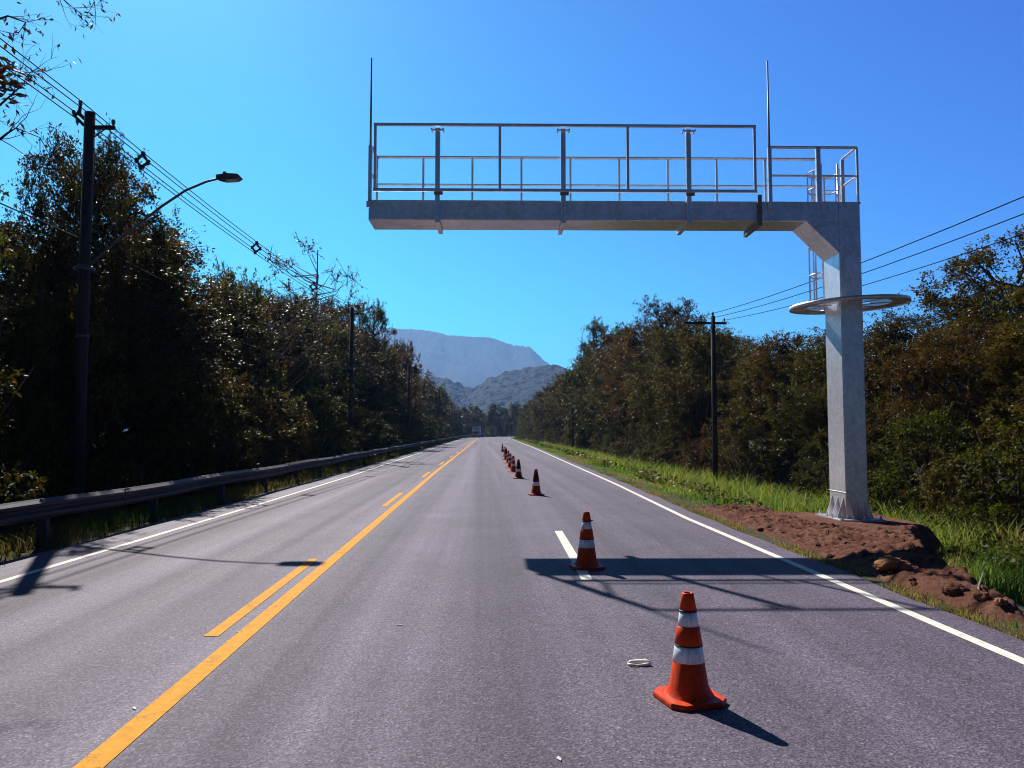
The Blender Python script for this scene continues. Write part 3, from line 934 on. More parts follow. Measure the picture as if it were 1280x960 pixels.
# ------------------------------------------------------------------ heap of red soil round the gantry foot
def soil_heap():
    X = np.arange(4.55, 11.2, 0.03); Y = np.arange(5.9, 20.2, 0.035)
    GX, GY = np.meshgrid(X, Y)
    g = ground_z(GX, GY)
    ax = np.interp(GY, [5.9, 7.5, 11, 14.5, 16.2, 19.4], [5.0, 5.1, 6.15, 7.8, 9.2, 9.3])
    wr = np.interp(GY, [5.9, 9, 13, 16, 18, 20], [0.4, 0.65, 0.8, 0.95, 1.1, 1.2])
    crest = np.interp(GY, [5.9, 6.6, 7.6, 10, 13, 15.8, 18.6, 19.3, 20.1], [-0.5, -0.22, 0.06, 0.10, 0.02, -0.16, -0.18, -0.5, -1.4])
    left0 = right_edge(GY)+0.62
    tl = np.clip((GX-left0)/np.maximum(ax-0.5-left0, 0.3), 0, 1)
    zl = -0.05 + (crest+0.05)*tl*tl*(3-2*tl)
    tr = np.clip((GX-ax-0.15)/wr, 0, 1)
    z = np.where(GX < ax, zl, crest - (crest+1.25)*(tr*tr*(3-2*tr)))
    ends = sstep(6.7, 7.8, GY + 0.35*fbm(GX*1.4, GY*1.4, 2, 8))*(1-sstep(18.6, 19.8, GY))
    n1 = fbm(GX*0.9, GY*0.9, 4, 61); n2 = fbm(GX*3.2, GY*3.2, 4, 62); n3 = 0.5-np.abs(fbm(GX*4.5, GY*4.5, 4, 63, 0.65)); n4 = 0.5-np.abs(fbm(GX*11, GY*11, 2, 64))*1.6
    pad = sstep(1.3, 2.2, np.hypot((GX-8.4)/1.0, (GY-17.2)/1.0))
    edge = sstep(0, 0.7, GX-left0)
    z = z + (0.12*n1 + 0.08*n2 + 0.09*n3 + 0.065*n4)*(0.15+0.85*pad)*edge*ends
    z = np.where(edge > 0, z, -0.3)
    z = g*(1-ends) + z*ends - 0.06*(1-ends)
    z = np.where(GX < left0-0.02, g-0.05, z)
    z = np.maximum(z, g-0.06)
    V = np.stack([GX.ravel(), GY.ravel(), z.ravel()], 1)
    o = link_mesh('soil_heap', np_mesh('soil_heap', V, grid_faces(len(X), len(Y)), M['soil'], smooth=True))
    tag(o, 'heap of freshly dug red soil around the gantry foot', 'soil heap')
    return GX, GY, z
HX, HY, HZ = soil_heap()
def heap_z(x, y):
    j = int(np.clip(round((x-4.55)/0.03), 0, HX.shape[1]-1)); i = int(np.clip(round((y-5.9)/0.035), 0, HX.shape[0]-1))
    return float(HZ[i, j])
def clod(x, y, r, m, label, seed, name='soil_clod', cat='clod', group=None, sq=0.62):
    bm = MB(); n, k = 36, 22
    bm.v = []; prof = []
    rg = random.Random(seed)
    vs = []
    for i in range(k+1):
        th = pi*i/k
        for j in range(n):
            ph = 2*pi*j/n
            d = np.array([sin(th)*cos(ph), sin(th)*sin(ph), cos(th)])
            q = 1+0.6*float(fbm(np.array(d[0]*2.2+seed+d[2]), np.array(d[1]*2.2-seed+d[2]*0.7), 5, seed, 0.65))
            vs.append((d[0]*r*q, d[1]*r*q*0.85, d[2]*r*q*sq))
    fs = [(i*n+j, i*n+(j+1)%n, (i+1)*n+(j+1)%n, (i+1)*n+j) for i in range(k) for j in range(n)]
    bm.add(vs, fs, True)
    o = bm.build(name, m)
    o.location = (x, y, heap_z(x, y)+r*sq*0.12)
    o.rotation_euler = (0, 0, rg.uniform(0, 6))
    return tag(o, label, cat, group)
clod(5.2, 9.7, 0.25, M['clay'], 'large pale orange clay lump on the roadside face of the soil heap', 3, sq=0.36)
clod(5.15, 7.9, 0.085, M['clay'], 'pale clay lump at the low end of the soil heap', 4)
clod(5.2, 7.65, 0.065, M['clay'], 'small round clay lump at the tip of the soil heap', 5)
clod(5.1, 8.3, 0.12, M['soil'], 'dark red clod low on the soil heap near the asphalt', 6)
rc = random.Random(4)
for i in range(26):
    yy = rc.uniform(7.8, 15.0)
    xx = float(right_edge(yy))+0.75+rc.random()**1.3*np.interp(yy, [7,16],[1.0,3.2])
    clod(float(xx), yy, rc.uniform(0.03, 0.075), M['soil'], 'small red earth clod scattered on the soil heap', 20+i, group='small clods on the soil heap')
tw = MB(); tw.tube([(5.15,7.9,0.0),(5.3,8.15,0.14),(5.5,8.4,0.20),(5.72,8.65,0.27)], [0.013,0.012,0.010,0.006], 6)
tag(tw.build('stick', M['palebark']), 'thin bent dry stick lying on the low end of the soil heap', 'stick')

# ------------------------------------------------------------------ gantry
GA = R(-1.3)
gp = MB()
gp.prism([(-0.95,-1.05),(1.05,-1.05),(1.05,0.95),(-0.95,0.95)], -0.55, -0.035, 'z')
pad = gp.build('concrete_footing', M['concrete'])
pad.location = (8.35, 17.3, -0.15); pad.rotation_euler = (0, 0, GA)
tag(pad, 'square concrete footing under the gantry column', 'footing')
GAN = empty('gantry', (8.3, 17.3, -0.15), GA, 'galvanised cantilever road gantry with railed walkway over the right lanes', 'gantry')
G = M['galv']
hw, hd = 0.25, 0.43
ZB, ZT = 6.71, 7.15
c = MB()
c.cbox((-hw,-hd,0.035), (hw,hd,ZT), 0.02)
col_o = c.build('column', G, GAN)
c = MB(); c.cbox((-hw-0.012,-hd-0.012,0.60), (hw+0.012,hd+0.012,0.612), 0.002); c.build('weld_collar', G, col_o)
bp = MB(); bp.prism([(-0.50,-0.68),(0.50,-0.68),(0.50,0.68),(-0.50,0.68)], -0.033, 0.033, 'z')
bpo = bp.build('base_plate', G, GAN)
for (x, y) in [(sx*0.43, sy) for sx in (-1,1) for sy in (-0.61,-0.16,0.13,0.61)] + [(0.07,-0.61),(0.07,0.61)]:
    b = MB(); b.lathe([(0.0,0.12),(0.022,0.12),(0.022,0.062),(0.042,0.062),(0.042,0.034),(0,0.034)], 6, (x,y,0), False); b.build('anchor_bolt', G, bpo)
for y in (-0.30,-0.02,0.28):
    for sx in (-1,1):
        t = MB(); t.prism([(sx*hw,0.034),(sx*(hw+0.15),0.034),(sx*(hw+0.15),0.07),(sx*hw,0.50)] if sx > 0 else [(sx*hw,0.50),(sx*(hw+0.15),0.07),(sx*(hw+0.15),0.034),(sx*hw,0.034)], y-0.008, y+0.008, 'y'); t.build('gusset', G, bpo)
for x in (-0.15,0.0,0.15):
    for sy in (-1,1):
        t = MB(); t.prism([(sy*hd,0.034),(sy*(hd+0.15),0.034),(sy*(hd+0.15),0.07),(sy*hd,0.42)] if sy > 0 else [(sy*hd,0.42),(sy*(hd+0.15),0.07),(sy*(hd+0.15),0.034),(sy*hd,0.034)], x-0.008, x+0.008, 'x'); t.build('gusset', G, bpo)
c = MB(); c.prism([(-0.98,ZB+0.002),(-hw-0.001,ZB-0.72),(-hw-0.001,ZB+0.002)], -hd+0.004, hd-0.004, 'y'); c.build('haunch', G, GAN)
XL = -10.88
c = MB(); c.cbox((XL,-hd,ZB), (-hw-0.002,hd,ZT), 0.015)
beam = c.build('beam', G, GAN)
c = MB(); c.box((XL-0.012,-hd-0.012,ZT-0.03), (hw+0.012,hd+0.012,ZT+0.012)); c.build('walkway_deck', G, GAN)
c = MB(); c.box((-4.03,-hd-0.006,ZB+0.004), (-4.02,hd+0.006,ZT-0.032)); c.build('beam_joint', G, beam)
# back rail
ZR = ZT+0.012
def rail_bar(p, q, w=0.045): 
    b = MB(); p, q = Vector(p), Vector(q)
    b.tube([p, q], w*0.62, 4, False); return b
def rail(name, x0, x1, y, posts, parent):
    r = rail_bar((x0,y,ZR+1.28),(x1,y,ZR+1.28), 0.055).build(name, G, parent)
    rail_bar((x0,y,ZR+0.62),(x1,y,ZR+0.62), 0.04).build('mid_rail', G, r)
    for x in posts:
        b = MB(); b.cbox((x-0.024,y-0.024,ZR-0.002),(x+0.024,y+0.024,ZR+1.25),0.004); b.build('post', G, r)
    return r
rail('back_railing', XL+0.05, -0.30, hd-0.05, [XL+0.05]+[-9.74+1.16*i for i in range(8)]+[-0.30], GAN)
rail('front_railing', -1.78, hw-0.02, -hd+0.05, [-1.78, -0.66, hw-0.02], GAN)
b = MB(); b.cbox((-0.72,-hd-0.0,ZR-0.2),(-0.62,-hd+0.09,ZR+1.25),0.01); b.build('stanchion', G, GAN)
er = rail_bar((hw-0.02,-hd+0.05,ZR+1.28),(hw-0.02,hd-0.05,ZR+1.28),0.055).build('end_railing', G, GAN)
rail_bar((hw-0.02,-hd+0.05,ZR+0.62),(hw-0.02,hd-0.05,ZR+0.62),0.045).build('mid_rail', G, er)
b = MB(); b.cbox((hw-0.06,hd-0.09,ZR),(hw+0.02,hd-0.01,ZR+1.27),0.008); b.build('post', G, er)
er = rail_bar((XL+0.05,-hd+0.05,ZR+1.24),(XL+0.05,hd-0.05,ZR+1.24),0.055).build('end_railing', G, GAN)
rail_bar((XL+0.05,-hd+0.05,ZR+0.62),(XL+0.05,hd-0.05,ZR+0.62),0.045).build('mid_rail', G, er)
# lightning rods on short posts
for x in (XL+0.03, -1.80):
    b = MB(); b.cbox((x-0.042,-hd-0.05,ZT-0.02),(x+0.042,-hd+0.034,ZR+1.24),0.008)
    p = b.build('rod_post', G, GAN)
    b = MB(); b.tube([(x,-hd-0.01,ZR+1.22),(x,-hd-0.01,ZR+1.35),(x,-hd-0.01,ZR+3.28)],[0.030,0.026,0.017],6); b.build('lightning_rod', M['clamp'], p)
    b = MB(); b.box((x-0.07,-hd-0.066,ZT-0.16),(x+0.07,-hd-0.015,ZT-0.03)); b.build('bracket', G, p)
# sign frame clamped to the front
yf = -hd-0.13
fr = MB()
fx0, fx1, fz0, fz1 = -10.76, -2.14, ZT+0.17, ZT+1.73
fr.cbox((fx0,yf-0.03,fz1-0.06),(fx1,yf+0.03,fz1),0.006); fr.cbox((fx0,yf-0.03,fz0),(fx1,yf+0.03,fz0+0.07),0.006)
sf = fr.build('sign_frame', G, GAN)
for x in (fx0+0.035, -7.93, -5.05, fx1-0.035):
    b = MB(); b.cbox((x-0.03,yf-0.026,fz0+0.072),(x+0.03,yf+0.026,fz1-0.062),0.006); b.build('frame_upright', G, sf)
for x in (-9.33, -6.50, -3.66):
    b = MB(); b.cbox((x-0.055,-hd-0.098,ZB+0.0),(x+0.055,-hd-0.018,fz1-0.09),0.012)
    p = b.build('sign_post', G, GAN)
    b = MB(); b.box((x-0.13,yf-0.035,fz1-0.155),(x+0.13,-hd-0.10,fz1-0.135)); b.tube([(x-0.13,yf-0.06,fz1-0.145),(x-0.13,-hd-0.02,fz1-0.145)],0.022,6); b.tube([(x+0.13,yf-0.06,fz1-0.145),(x+0.13,-hd-0.02,fz1-0.145)],0.022,6); b.build('frame_clamp', G, p)
    b = MB(); b.box((x-0.075,-hd-0.11,fz0-0.06),(x+0.12,yf+0.06,fz0+0.02)); b.build('frame_clip', M['clamp'], p)
    b = MB(); b.box((x-0.05,-hd-0.015,ZB-0.06),(x+0.05,hd+0.16,ZB-0.003)); b.box((x-0.05,-hd-0.10,ZB-0.08),(x+0.06,-hd-0.016,ZB-0.002)); b.box((x-0.06,hd+0.02,ZB-0.002),(x+0.06,hd+0.09,ZT+0.05)); b.build('beam_clamp', M['galv'], p)
x = -2.06
b = MB(); b.box((x-0.045,-hd-0.08,ZB-0.05),(x+0.045,-hd-0.014,ZT+0.15)); b.box((x-0.045,-hd-0.08,ZB-0.11),(x+0.045,hd+0.16,ZB-0.052)); b.box((x-0.06,hd+0.02,ZB-0.06),(x+0.06,hd+0.10,ZT+0.08)); b.build('spare_clamp', M['clamp'], GAN)
# caged ladder on the rear of the column
lad = empty('ladder', (0,hd,0)); lad.parent = GAN
for sx in (-0.2,0.2):
    b = MB(); b.tube([(sx,0.14,4.85),(sx,0.14,ZT+1.25)],0.024,6); b.build('stile', G, lad)
b = MB()
z = 4.95
while z < ZT+1.1:
    b.tube([(-0.2,0.14,z),(0.2,0.14,z)],0.013,5,cap=False); z += 0.28
b.build('rungs', G, lad)
def hoop(z):
    return [(0.38*sin(a)*1.0, 0.14+0.34-0.40*cos(a) if True else 0, z) for a in [R(-150)+R(300)*i/14 for i in range(15)]]
for z in (5.05,5.75,6.45,7.15,7.85,8.28):
    b = MB(); pts = [(0.37*cos(a), 0.46+0.37*sin(a), z) for a in [R(-58)+R(296)*i/16 for i in range(17)]]
    b.tube(pts, 0.024, 4, False); b.build('cage_hoop', G, lad)
for a in (R(-30),R(20),R(65),R(115),R(160),R(210)):
    b = MB(); b.tube([(0.37*cos(a),0.46+0.37*sin(a),5.05),(0.37*cos(a),0.46+0.37*sin(a),8.28)],0.02,4,False); b.build('cage_bar', G, lad)
for z in (5.3,6.6):
    b = MB(); b.box((-0.22,0.002,z),(-0.18,0.14,z+0.05)); b.box((0.18,0.002,z),(0.22,0.14,z+0.05)); b.build('standoff', G, lad)
# anti-climb ring
ring = empty('anti_climb_ring', (0.13,0.0,4.87)); ring.scale = (0.91,0.80,1.0); ring.parent = GAN; ring.rotation_euler = (0, R(-2.6), 0)
b = MB(); b.lathe([(1.43,-0.035),(1.45,-0.035),(1.45,0.045),(1.43,0.045)],64,(0,0,0),True,True); b.lathe([(1.02,0.0),(1.43,-0.01),(1.43,0.006),(1.02,0.014)],64,(0,0,0.0),False,True); b.build('rim', G, ring)
b = MB()
for i in range(8):
    a = R(22.5+45*i); r0 = 0.42
    b.tube([(r0*cos(a)-0.16*(1-0.3),r0*sin(a),-0.012),(1.42*cos(a),1.42*sin(a),-0.012)],0.012,4,False)
b.build('spokes', G, ring)
b = MB(); b.lathe([(0.50,0.018),(1.08,0.018)],64,(0,0,0),False); b.build('mesh_panel', M['mesh'], ring)
b = MB(); b.box((-hw-0.16-0.02,-hd-0.025,-0.05),(hw-0.16+0.02,-hd-0.002,0.05)); b.box((-hw-0.16-0.02,hd+0.002,-0.05),(hw-0.16+0.02,hd+0.025,0.05)); b.build('collar', G, ring)

# ------------------------------------------------------------------ traffic cones
def cone_parts(root, body_m, upper_band=True, dark_top=False, tag_ring=False):
    def prof_r(z): return 0.150*(1-z/0.735)+0.036*(z/0.735)
    b = MB()
    b.lathe([(0.182,0.034),(0.166,0.044),(0.152,0.07),(prof_r(0.10),0.10),(prof_r(0.46),0.46),(prof_r(0.46)-0.004,0.462),(prof_r(0.62),0.62),(prof_r(0.62)+0.006,0.622),(prof_r(0.735)+0.005,0.730),
             (prof_r(0.735),0.737),(prof_r(0.735)-0.010,0.735),(prof_r(0.735)-0.014,0.60)], 40)
    body = b.build('body', body_m, root)
    # sleeve between the bands
    b = MB(); b.lathe([(prof_r(0.385)+0.001,0.385),(prof_r(0.385)+0.006,0.387),(prof_r(0.505)+0.006,0.505),(prof_r(0.505)+0.001,0.508)],40)
    b.build('sleeve', body_m, root)
    b = MB(); b.lathe([(prof_r(0.270)+0.001,0.270),(prof_r(0.27)+0.003,0.271),(prof_r(0.375)+0.003,0.374),(prof_r(0.375)+0.001,0.375)],40)
    b.build('reflective_band', M['band'], root)
    b = MB(); b.lathe([(prof_r(0.512)+0.001,0.512),(prof_r(0.512)+0.003,0.513),(prof_r(0.604)+0.003,0.603),(prof_r(0.604)+0.001,0.604)],40)
    b.build('reflective_band', M['black'] if dark_top else M['band'], root)
    b = MB(); b.lathe([(prof_r(0.607)+0.001,0.606),(prof_r(0.607)+0.008,0.607),(prof_r(0.617)+0.008,0.618),(prof_r(0.617)+0.001,0.619)],40)
    b.build('collar', M['black'], root)
    b = MB(); b.lathe([(prof_r(0.377)+0.001,0.376),(prof_r(0.377)+0.007,0.377),(prof_r(0.384)+0.007,0.384),(prof_r(0.384)+0.001,0.385)],40)
    b.build('seam_ring', M['black'], root)
    b = MB(); q, ch = 0.212, 0.075
    o8 = [(q,-q+ch),(q,q-ch),(q-ch,q),(-q+ch,q),(-q,q-ch),(-q,-q+ch),(-q+ch,-q),(q-ch,-q)]
    def lay(s, z): return [(p[0]*s, p[1]*s, z) for p in o8]
    vs = lay(0.985,0.0)+lay(1,0.008)+lay(1,0.026)+lay(0.975,0.036)+lay(0.80,0.040)
    fs = [tuple(range(7,-1,-1))]+[(r*8+i, r*8+(i+1)%8, (r+1)*8+(i+1)%8, (r+1)*8+i) for r in range(4) for i in range(8)]+[tuple(range(32,40))]
    b.add(vs, fs); base = b.build('base', body_m, root)
    if tag_ring:
        b = MB(); b.tube([(0.03,0,0.622),(0.088,0,0.620)],[0.010,0.007],6); b.build('cord_hook', M['black'], root)
    if dark_top:
        b = MB(); b.lathe([(prof_r(0.40)+0.007,0.40),(prof_r(0.50)+0.0075,0.50),(prof_r(0.604)+0.005,0.604),(prof_r(0.606)+0.009,0.607),(prof_r(0.618)+0.009,0.619),(prof_r(0.622)+0.003,0.622),(prof_r(0.734)+0.003,0.736),(0.0,0.738)],32); b.build('dark_cover', M['soot'], root)
def cone(x, y, label, m, rz=0.0, dark=False, hook=False, tilt=(0,0), s=1.0):
    o = empty('traffic_cone', (x, y, 0.002), rz, label, 'traffic cone', 'row of traffic cones closing the right lane')
    o.rotation_euler = (tilt[0], tilt[1], rz); o.scale = (s, s, s)
    cone_parts(o, m, True, dark, hook)
    return o
c1 = cone(1.39, 5.25, 'bright orange cone with two white bands, nearest and largest of the row', M['cone'], R(14), s=0.965)
cone(1.38, 10.30, 'orange cone with side hook standing in the gantry shadow on the white dash', M['cone'], R(4), False, True)
cone(1.515, 22.1, 'dark-topped cone with a single thin white band, third along the row', M['conedirty'], R(10), True)
rest = [(1.375,30.0,'fourth cone of the row, grimy with a dark top and a cast shadow',True,'conedirty'),
        (1.36,34.8,'fifth cone of the row, just past the grimy dark-topped one',False,'cone'),
        (1.36,38.6,'sixth cone of the row, half hidden behind the fifth',False,'cone'),
        (1.46,44.6,'seventh cone of the row, in the middle of the far cluster',False,'cone'),
        (1.50,50.2,'eighth cone of the row, overlapping the seventh',True,'conedirty'),
        (1.60,56.3,'ninth cone of the row, beside the last cone',False,'cone'),
        (1.74,69.5,'farthest cone, at the far end of the row',False,'cone')]
base_by = {}
for i, (x, y, lab, dk, m) in enumerate(rest):
    if dk not in base_by:
        base_by[dk] = cone(x, y, lab, M[m], R(8+5*i), dk)
    else:
        o = copy_tree(base_by[dk]); o.location = (x, y, 0.002); o.rotation_euler = (0, 0, R(8+17*i)); o['label'] = lab

# ------------------------------------------------------------------ scrap on the road
sc = MB(); pts = [(-0.085,0.012,0.012),(-0.06,0.032,0.016),(0.0,0.036,0.018),(0.055,0.025,0.018),(0.085,-0.005,0.014)]
sc.tube(pts, [0.012,0.016,0.016,0.022,0.012], 6)
sc.tube([(-0.085,0.012,0.01),(-0.07,-0.02,0.01),(-0.02,-0.028,0.008),(0.03,-0.022,0.008),(0.085,-0.005,0.012)], [0.009,0.010,0.008,0.012,0.012], 6)
o = sc.build('plastic_scrap', M['scrap']); p = sight(800, 832, 6.0); o.location = (1.21, 6.02, 0.002); tag(o, 'broken white plastic ring lying left of the nearest cone', 'litter')
rp = random.Random(9)
for i, (x, y) in enumerate([(168,886),(300,790),(699,949),(500,782)]):
    d = _f + (x-640)/FPX*_r + (480-y)/FPX*_u; t = -CAMH/d[2]
    X, Y = d[0]*t, d[1]*t
    b = MB(); n = 7
    poly = [((0.012+0.014*rp.random())*cos(2*pi*k/n)*1.5, (0.007+0.008*rp.random())*sin(2*pi*k/n)) for k in range(n)]
    b.prism(poly, 0.0, 0.006, 'z'); o = b.build('gravel_chip', M['chip']); o.location = (X, Y, 0.001); o.rotation_euler = (0,0,rp.uniform(0,3))
    tag(o, 'tiny pale chip lying flat on the dark asphalt', 'chip', 'pale chips on the asphalt')

# ------------------------------------------------------------------ guardrail
def guard_x(y): return float(left_edge(y)) - 1.08 - 0.12*max(0.0, 1-abs(y-8)/12)
gr = empty('guardrail', (guard_x(20), 20, 0), 0, 'long weathered steel guardrail along the left shoulder', 'guardrail')
inv = Matrix.Translation(-gr.location)
prof = [(0.0,0.44),(0.025,0.46),(0.085,0.50),(0.085,0.545),(0.02,0.585),(0.02,0.615),(0.085,0.655),(0.085,0.70),(0.025,0.74),(0.0,0.76)]
prof2 = prof + [(p[0]-0.012, p[1]) for p in reversed(prof)]
gy = np.concatenate([np.arange(-4, 60, 2.0), np.arange(60, 200, 4.0), np.arange(200, 400, 4.0)])
n = len(prof2)
def rail_panel(y0, y1, step, lap):
    vs, fs = [], []
    ys_ = np.arange(y0, y1+0.01, step)
    for y in ys_:
        x0 = guard_x(y); tx = guard_x(y+0.5)-guard_x(y-0.5)
        wob = 0.018*sin(y*0.9)+0.012*sin(y*2.3)+lap
        for (dx, z) in prof2:
            vs.append((x0+dx+wob-gr.location.x, y-dx*tx-20, z-0.01+0.015*sin(y*0.7)))
    m = len(ys_)
    for i in range(m-1):
        for k in range(n):
            fs.append((i*n+k, i*n+(k+1)%n, (i+1)*n+(k+1)%n, (i+1)*n+k))
    fs.append(tuple(range(n-1,-1,-1))); fs.append(tuple(range((m-1)*n, m*n)))
    b = MB(); b.add(vs, fs); p = b.build('rail', M['rail'], gr)
    return p
yy, q = -4.2, 0
while yy < 70:
    p = rail_panel(yy, yy+3.95, 3.95/4, 0.007*(q % 2))
    if yy < 50:
        bb = MB()
        for z in (0.475, 0.725):
            for dy in (0.06, 0.16):
                xb = guard_x(yy+dy)+0.058-gr.location.x+0.018*sin((yy+dy)*0.9)+0.012*sin((yy+dy)*2.3)
                bb.tube([(xb-0.02, yy+dy-20, z), (xb+0.022, yy+dy-20, z)], 0.016, 6)
        bb.build('splice_bolts', M['rail'], p)
    yy += 3.8; q += 1
rail_panel(yy, 200, 3.8, 0.0)
rail_panel(yy+(200-yy)//3.8*3.8, 400, 3.0, 0.004)
pm = MB(); pm.cbox((-0.075,-0.05,-0.9),(-0.002,0.05,0.70),0.006); pm.box((-0.16,-0.05,-0.9),(-0.077,-0.04,0.70)); pmesh = pm.mesh('post', M['rail'])
y = 1.2
while y < 330:
    o = link_mesh('post', pmesh, None, gr); o.location = (guard_x(y)-0.02-gr.location.x, y-20, 0); y += 3.8 if y < 200 else 6

# ------------------------------------------------------------------ poles, lamp, wires
def wood_pole(x, y, ztop, r, label, right=False):
    z0 = float(ground_z(x, y))
    o = empty('power_pole', (x, y, z0), 0, label, 'power pole')
    H = ztop-z0
    b = MB(); b.tube([(0,0,-0.6),(0,0,H*0.5),(0,0,H)], [r*1.3,r*1.1,r], 10); b.build('shaft', M['pole'], o)
    return o, H
def insulator(parent, p, s=1.0):
    b = MB(); b.lathe([(0.012,-0.10*s),(0.035*s,-0.02*s),(0.055*s,0.0),(0.035*s,0.03*s),(0.055*s,0.05*s),(0.03*s,0.09*s),(0.0,0.11*s)],10,p); b.build('insulator', M['ceramic'], parent)
LEFTP = [(-9.82,19.1,9.75,0.125,'dark left power pole with the street lamp arm'),(-8.55,50.0,9.87,0.125,'second left power pole, standing clear against the forest'),
         (-8.5,88.0,9.55,0.125,'third left power pole, beside the flat-topped tree'),(-8.35,146.0,9.9,0.125,'fourth left power pole, farthest up the left forest edge')]
for i, (x, y, zt, r, lab) in enumerate(LEFTP):
    o, H = wood_pole(x, y, zt, r, lab)
    b = MB(); b.cbox((0.0,-0.045,H-0.42),(0.62,0.045,H-0.33),0.01); b.tube([(0.12,0,H-0.62),(0.42,0,H-0.38)],0.02,5)
    arm = b.build('crossarm', M['pole'], o); insulator(arm, (0.58,0,H-0.26), 1.0)
    b = MB(); b.tube([(-0.14,0,H-0.15),(-0.26,0,H-0.02),(-0.24,0,H+0.22)],[0.05,0.045,0.035],6); b.tube([(-0.14,0,H-0.32),(-0.36,0,H-0.10),(-0.26,0,H+0.06)],[0.045,0.04,0.03],6)
    br = b.build('bracket', M['pole'], o); insulator(br, (-0.24,0,H+0.22), 1.0); insulator(br, (-0.40,0,H-0.02), 0.9); insulator(br, (-0.30,0,H-0.24), 0.9)
    for zz in (H*0.62, H*0.45): 
        b = MB(); b.lathe([(r*1.18,zz-0.03),(r*1.22,zz-0.03),(r*1.22,zz+0.03),(r*1.18,zz+0.03)],12,(0,0,0),True,True); b.build('strap', M['lampgrey'], o)
RIGHTP = [(10.93,36.0,7.32,0.105,'right power pole with crossarm rising from the grass verge'),(10.85,93.0,6.95,0.105,'second right power pole with crossarm at the forest edge'),
          (10.9,140.0,7.0,0.105,'small far power pole near the inside of the bend')]
for i, (x, y, zt, r, lab) in enumerate(RIGHTP):
    o, H = wood_pole(x, y, zt, r, lab)
    b = MB(); b.cbox((-1.42,-0.05,H-0.40),(0.62,0.05,H-0.29),0.01); b.tube([(-0.7,-0.08,H-0.36),(0,-0.15,H-0.85)],0.016,5)
    arm = b.build('crossarm', M['pole'], o)
    for ix in (-1.34,-0.55,0.55): insulator(arm, (ix,0,H-0.20), 0.9)
    if i == 0: insulator(o, (0,0,H+0.08), 1.2)

# street lamp: bracket arm strapped to the first left pole
lp = [sight(*q) for q in ((106,338,19.0),(122,322,19.05),(140,306,19.1),(170,283,19.15),(202,258,19.2),(232,238,19.28),(258,227,19.35),(276,222.5,19.4))]
L0 = empty('street_lamp', lp[0], 0, 'street lamp on a long curved arm strapped to the dark left pole', 'street lamp')
b = MB(); b.tube([p-lp[0] for p in lp], [0.040,0.040,0.038,0.036,0.034,0.032,0.030,0.028], 8); arm = b.build('arm', M['lampgrey'], L0)
hd_ = lp[-1]-lp[0]; dr = (lp[-1]-lp[-2]).normalized()
hh = MB()
hh.prism([(-0.08,-0.03),(0.10,-0.085),(0.44,-0.075),(0.52,-0.02),(0.46,0.045),(0.20,0.075),(-0.08,0.05)], -0.13, 0.13, 'y')
ho = hh.build('lamp_head', M['lampgrey'], L0); ho.location = hd_; ho.rotation_euler = (0, R(-4), 0)
b = MB(); b.lathe([(0.0,0.15),(0.045,0.15),(0.05,0.075)],10,(0.10,0,0)); b.build('photocell', M['black'], ho)
b = MB(); b.box((0.14,-0.10,-0.10),(0.42,0.10,-0.083)); b.build('lens', M['lens'], ho)
b = MB(); b.lathe([(0.22,-0.04),(0.24,-0.04),(0.24,0.04),(0.22,0.04)],12,(LEFTP[0][0]-lp[0].x, LEFTP[0][1]-lp[0].y, 0.05),True,True); b.build('strap', M['lampgrey'], L0)

def wire(p, q, sag, label, group, r=0.012, n=24):
    p, q = Vector(p), Vector(q)
    pts = []
    for i in range(n+1):
        t = i/n; a = p.lerp(q, t); a.z -= sag*4*t*(1-t); pts.append(a)
    b = MB(); b.tube(pts, r, 5)
    return tag(b.build('power_line', M['wire']), label, 'power line', group)
LW = [(-0.26,0.32,'topmost'),(-0.46,0.08,'outer'),(0.58,-0.16,'crossarm'),(-0.32,-0.16,'lowest')]
ends = [(-10.2,-22.0,9.9)] + [(p[0],p[1],p[2]) for p in LEFTP] + [(-6.5,205.0,10.0)]
for k, (dx, dz, nm) in enumerate(LW):
    for i in range(len(ends)-1):
        a, c_ = ends[i], ends[i+1]
        seg = ['before the lamp pole','from lamp pole to second pole','from second to third left pole','from third to fourth left pole','beyond the fourth left pole'][i]
        dx0 = dx if dx < 0 else 0.0
        wire((a[0]+(dx if k != 2 else -0.10), a[1], a[2]+(dz if k != 2 else 0.04)), (c_[0]+(dx if k != 2 else -0.10), c_[1], c_[2]+(dz if k != 2 else 0.04)), [0.25,0.35,0.4,0.6,0.5][i], f'black {nm} line of the left power bundle {seg}', 'left power line bundle', 0.014)
# diamond spacers on the bundle
def bundle_z(y):
    for i in range(len(ends)-1):
        a, c_ = ends[i], ends[i+1]
        if a[1] <= y <= c_[1]:
            t = (y-a[1])/(c_[1]-a[1]); return a[0]+(c_[0]-a[0])*t-0.27, a[2]+(c_[2]-a[2])*t-[0.25,0.35,0.4,0.6,0.5][i]*4*t*(1-t)+0.08
b = MB()
for p, q in (((0,0,0.24),(-0.2,0,0.0)),((-0.2,0,0),(-0.06,0,-0.24)),((-0.06,0,-0.24),(0.17,0,-0.04)),((0.17,0,-0.04),(0,0,0.24))): b.tube([p,q],0.05,6)
for p in ((0,0,0.24),(-0.2,0,0.0),(-0.06,0,-0.24),(0.17,0,-0.04)): b.lathe([(0.0,-0.10),(0.05,-0.09),(0.085,-0.03),(0.05,0.0),(0.085,0.04),(0.05,0.09),(0,0.10)],8,p)
sm = b.mesh('cable_spacer', M['black'])
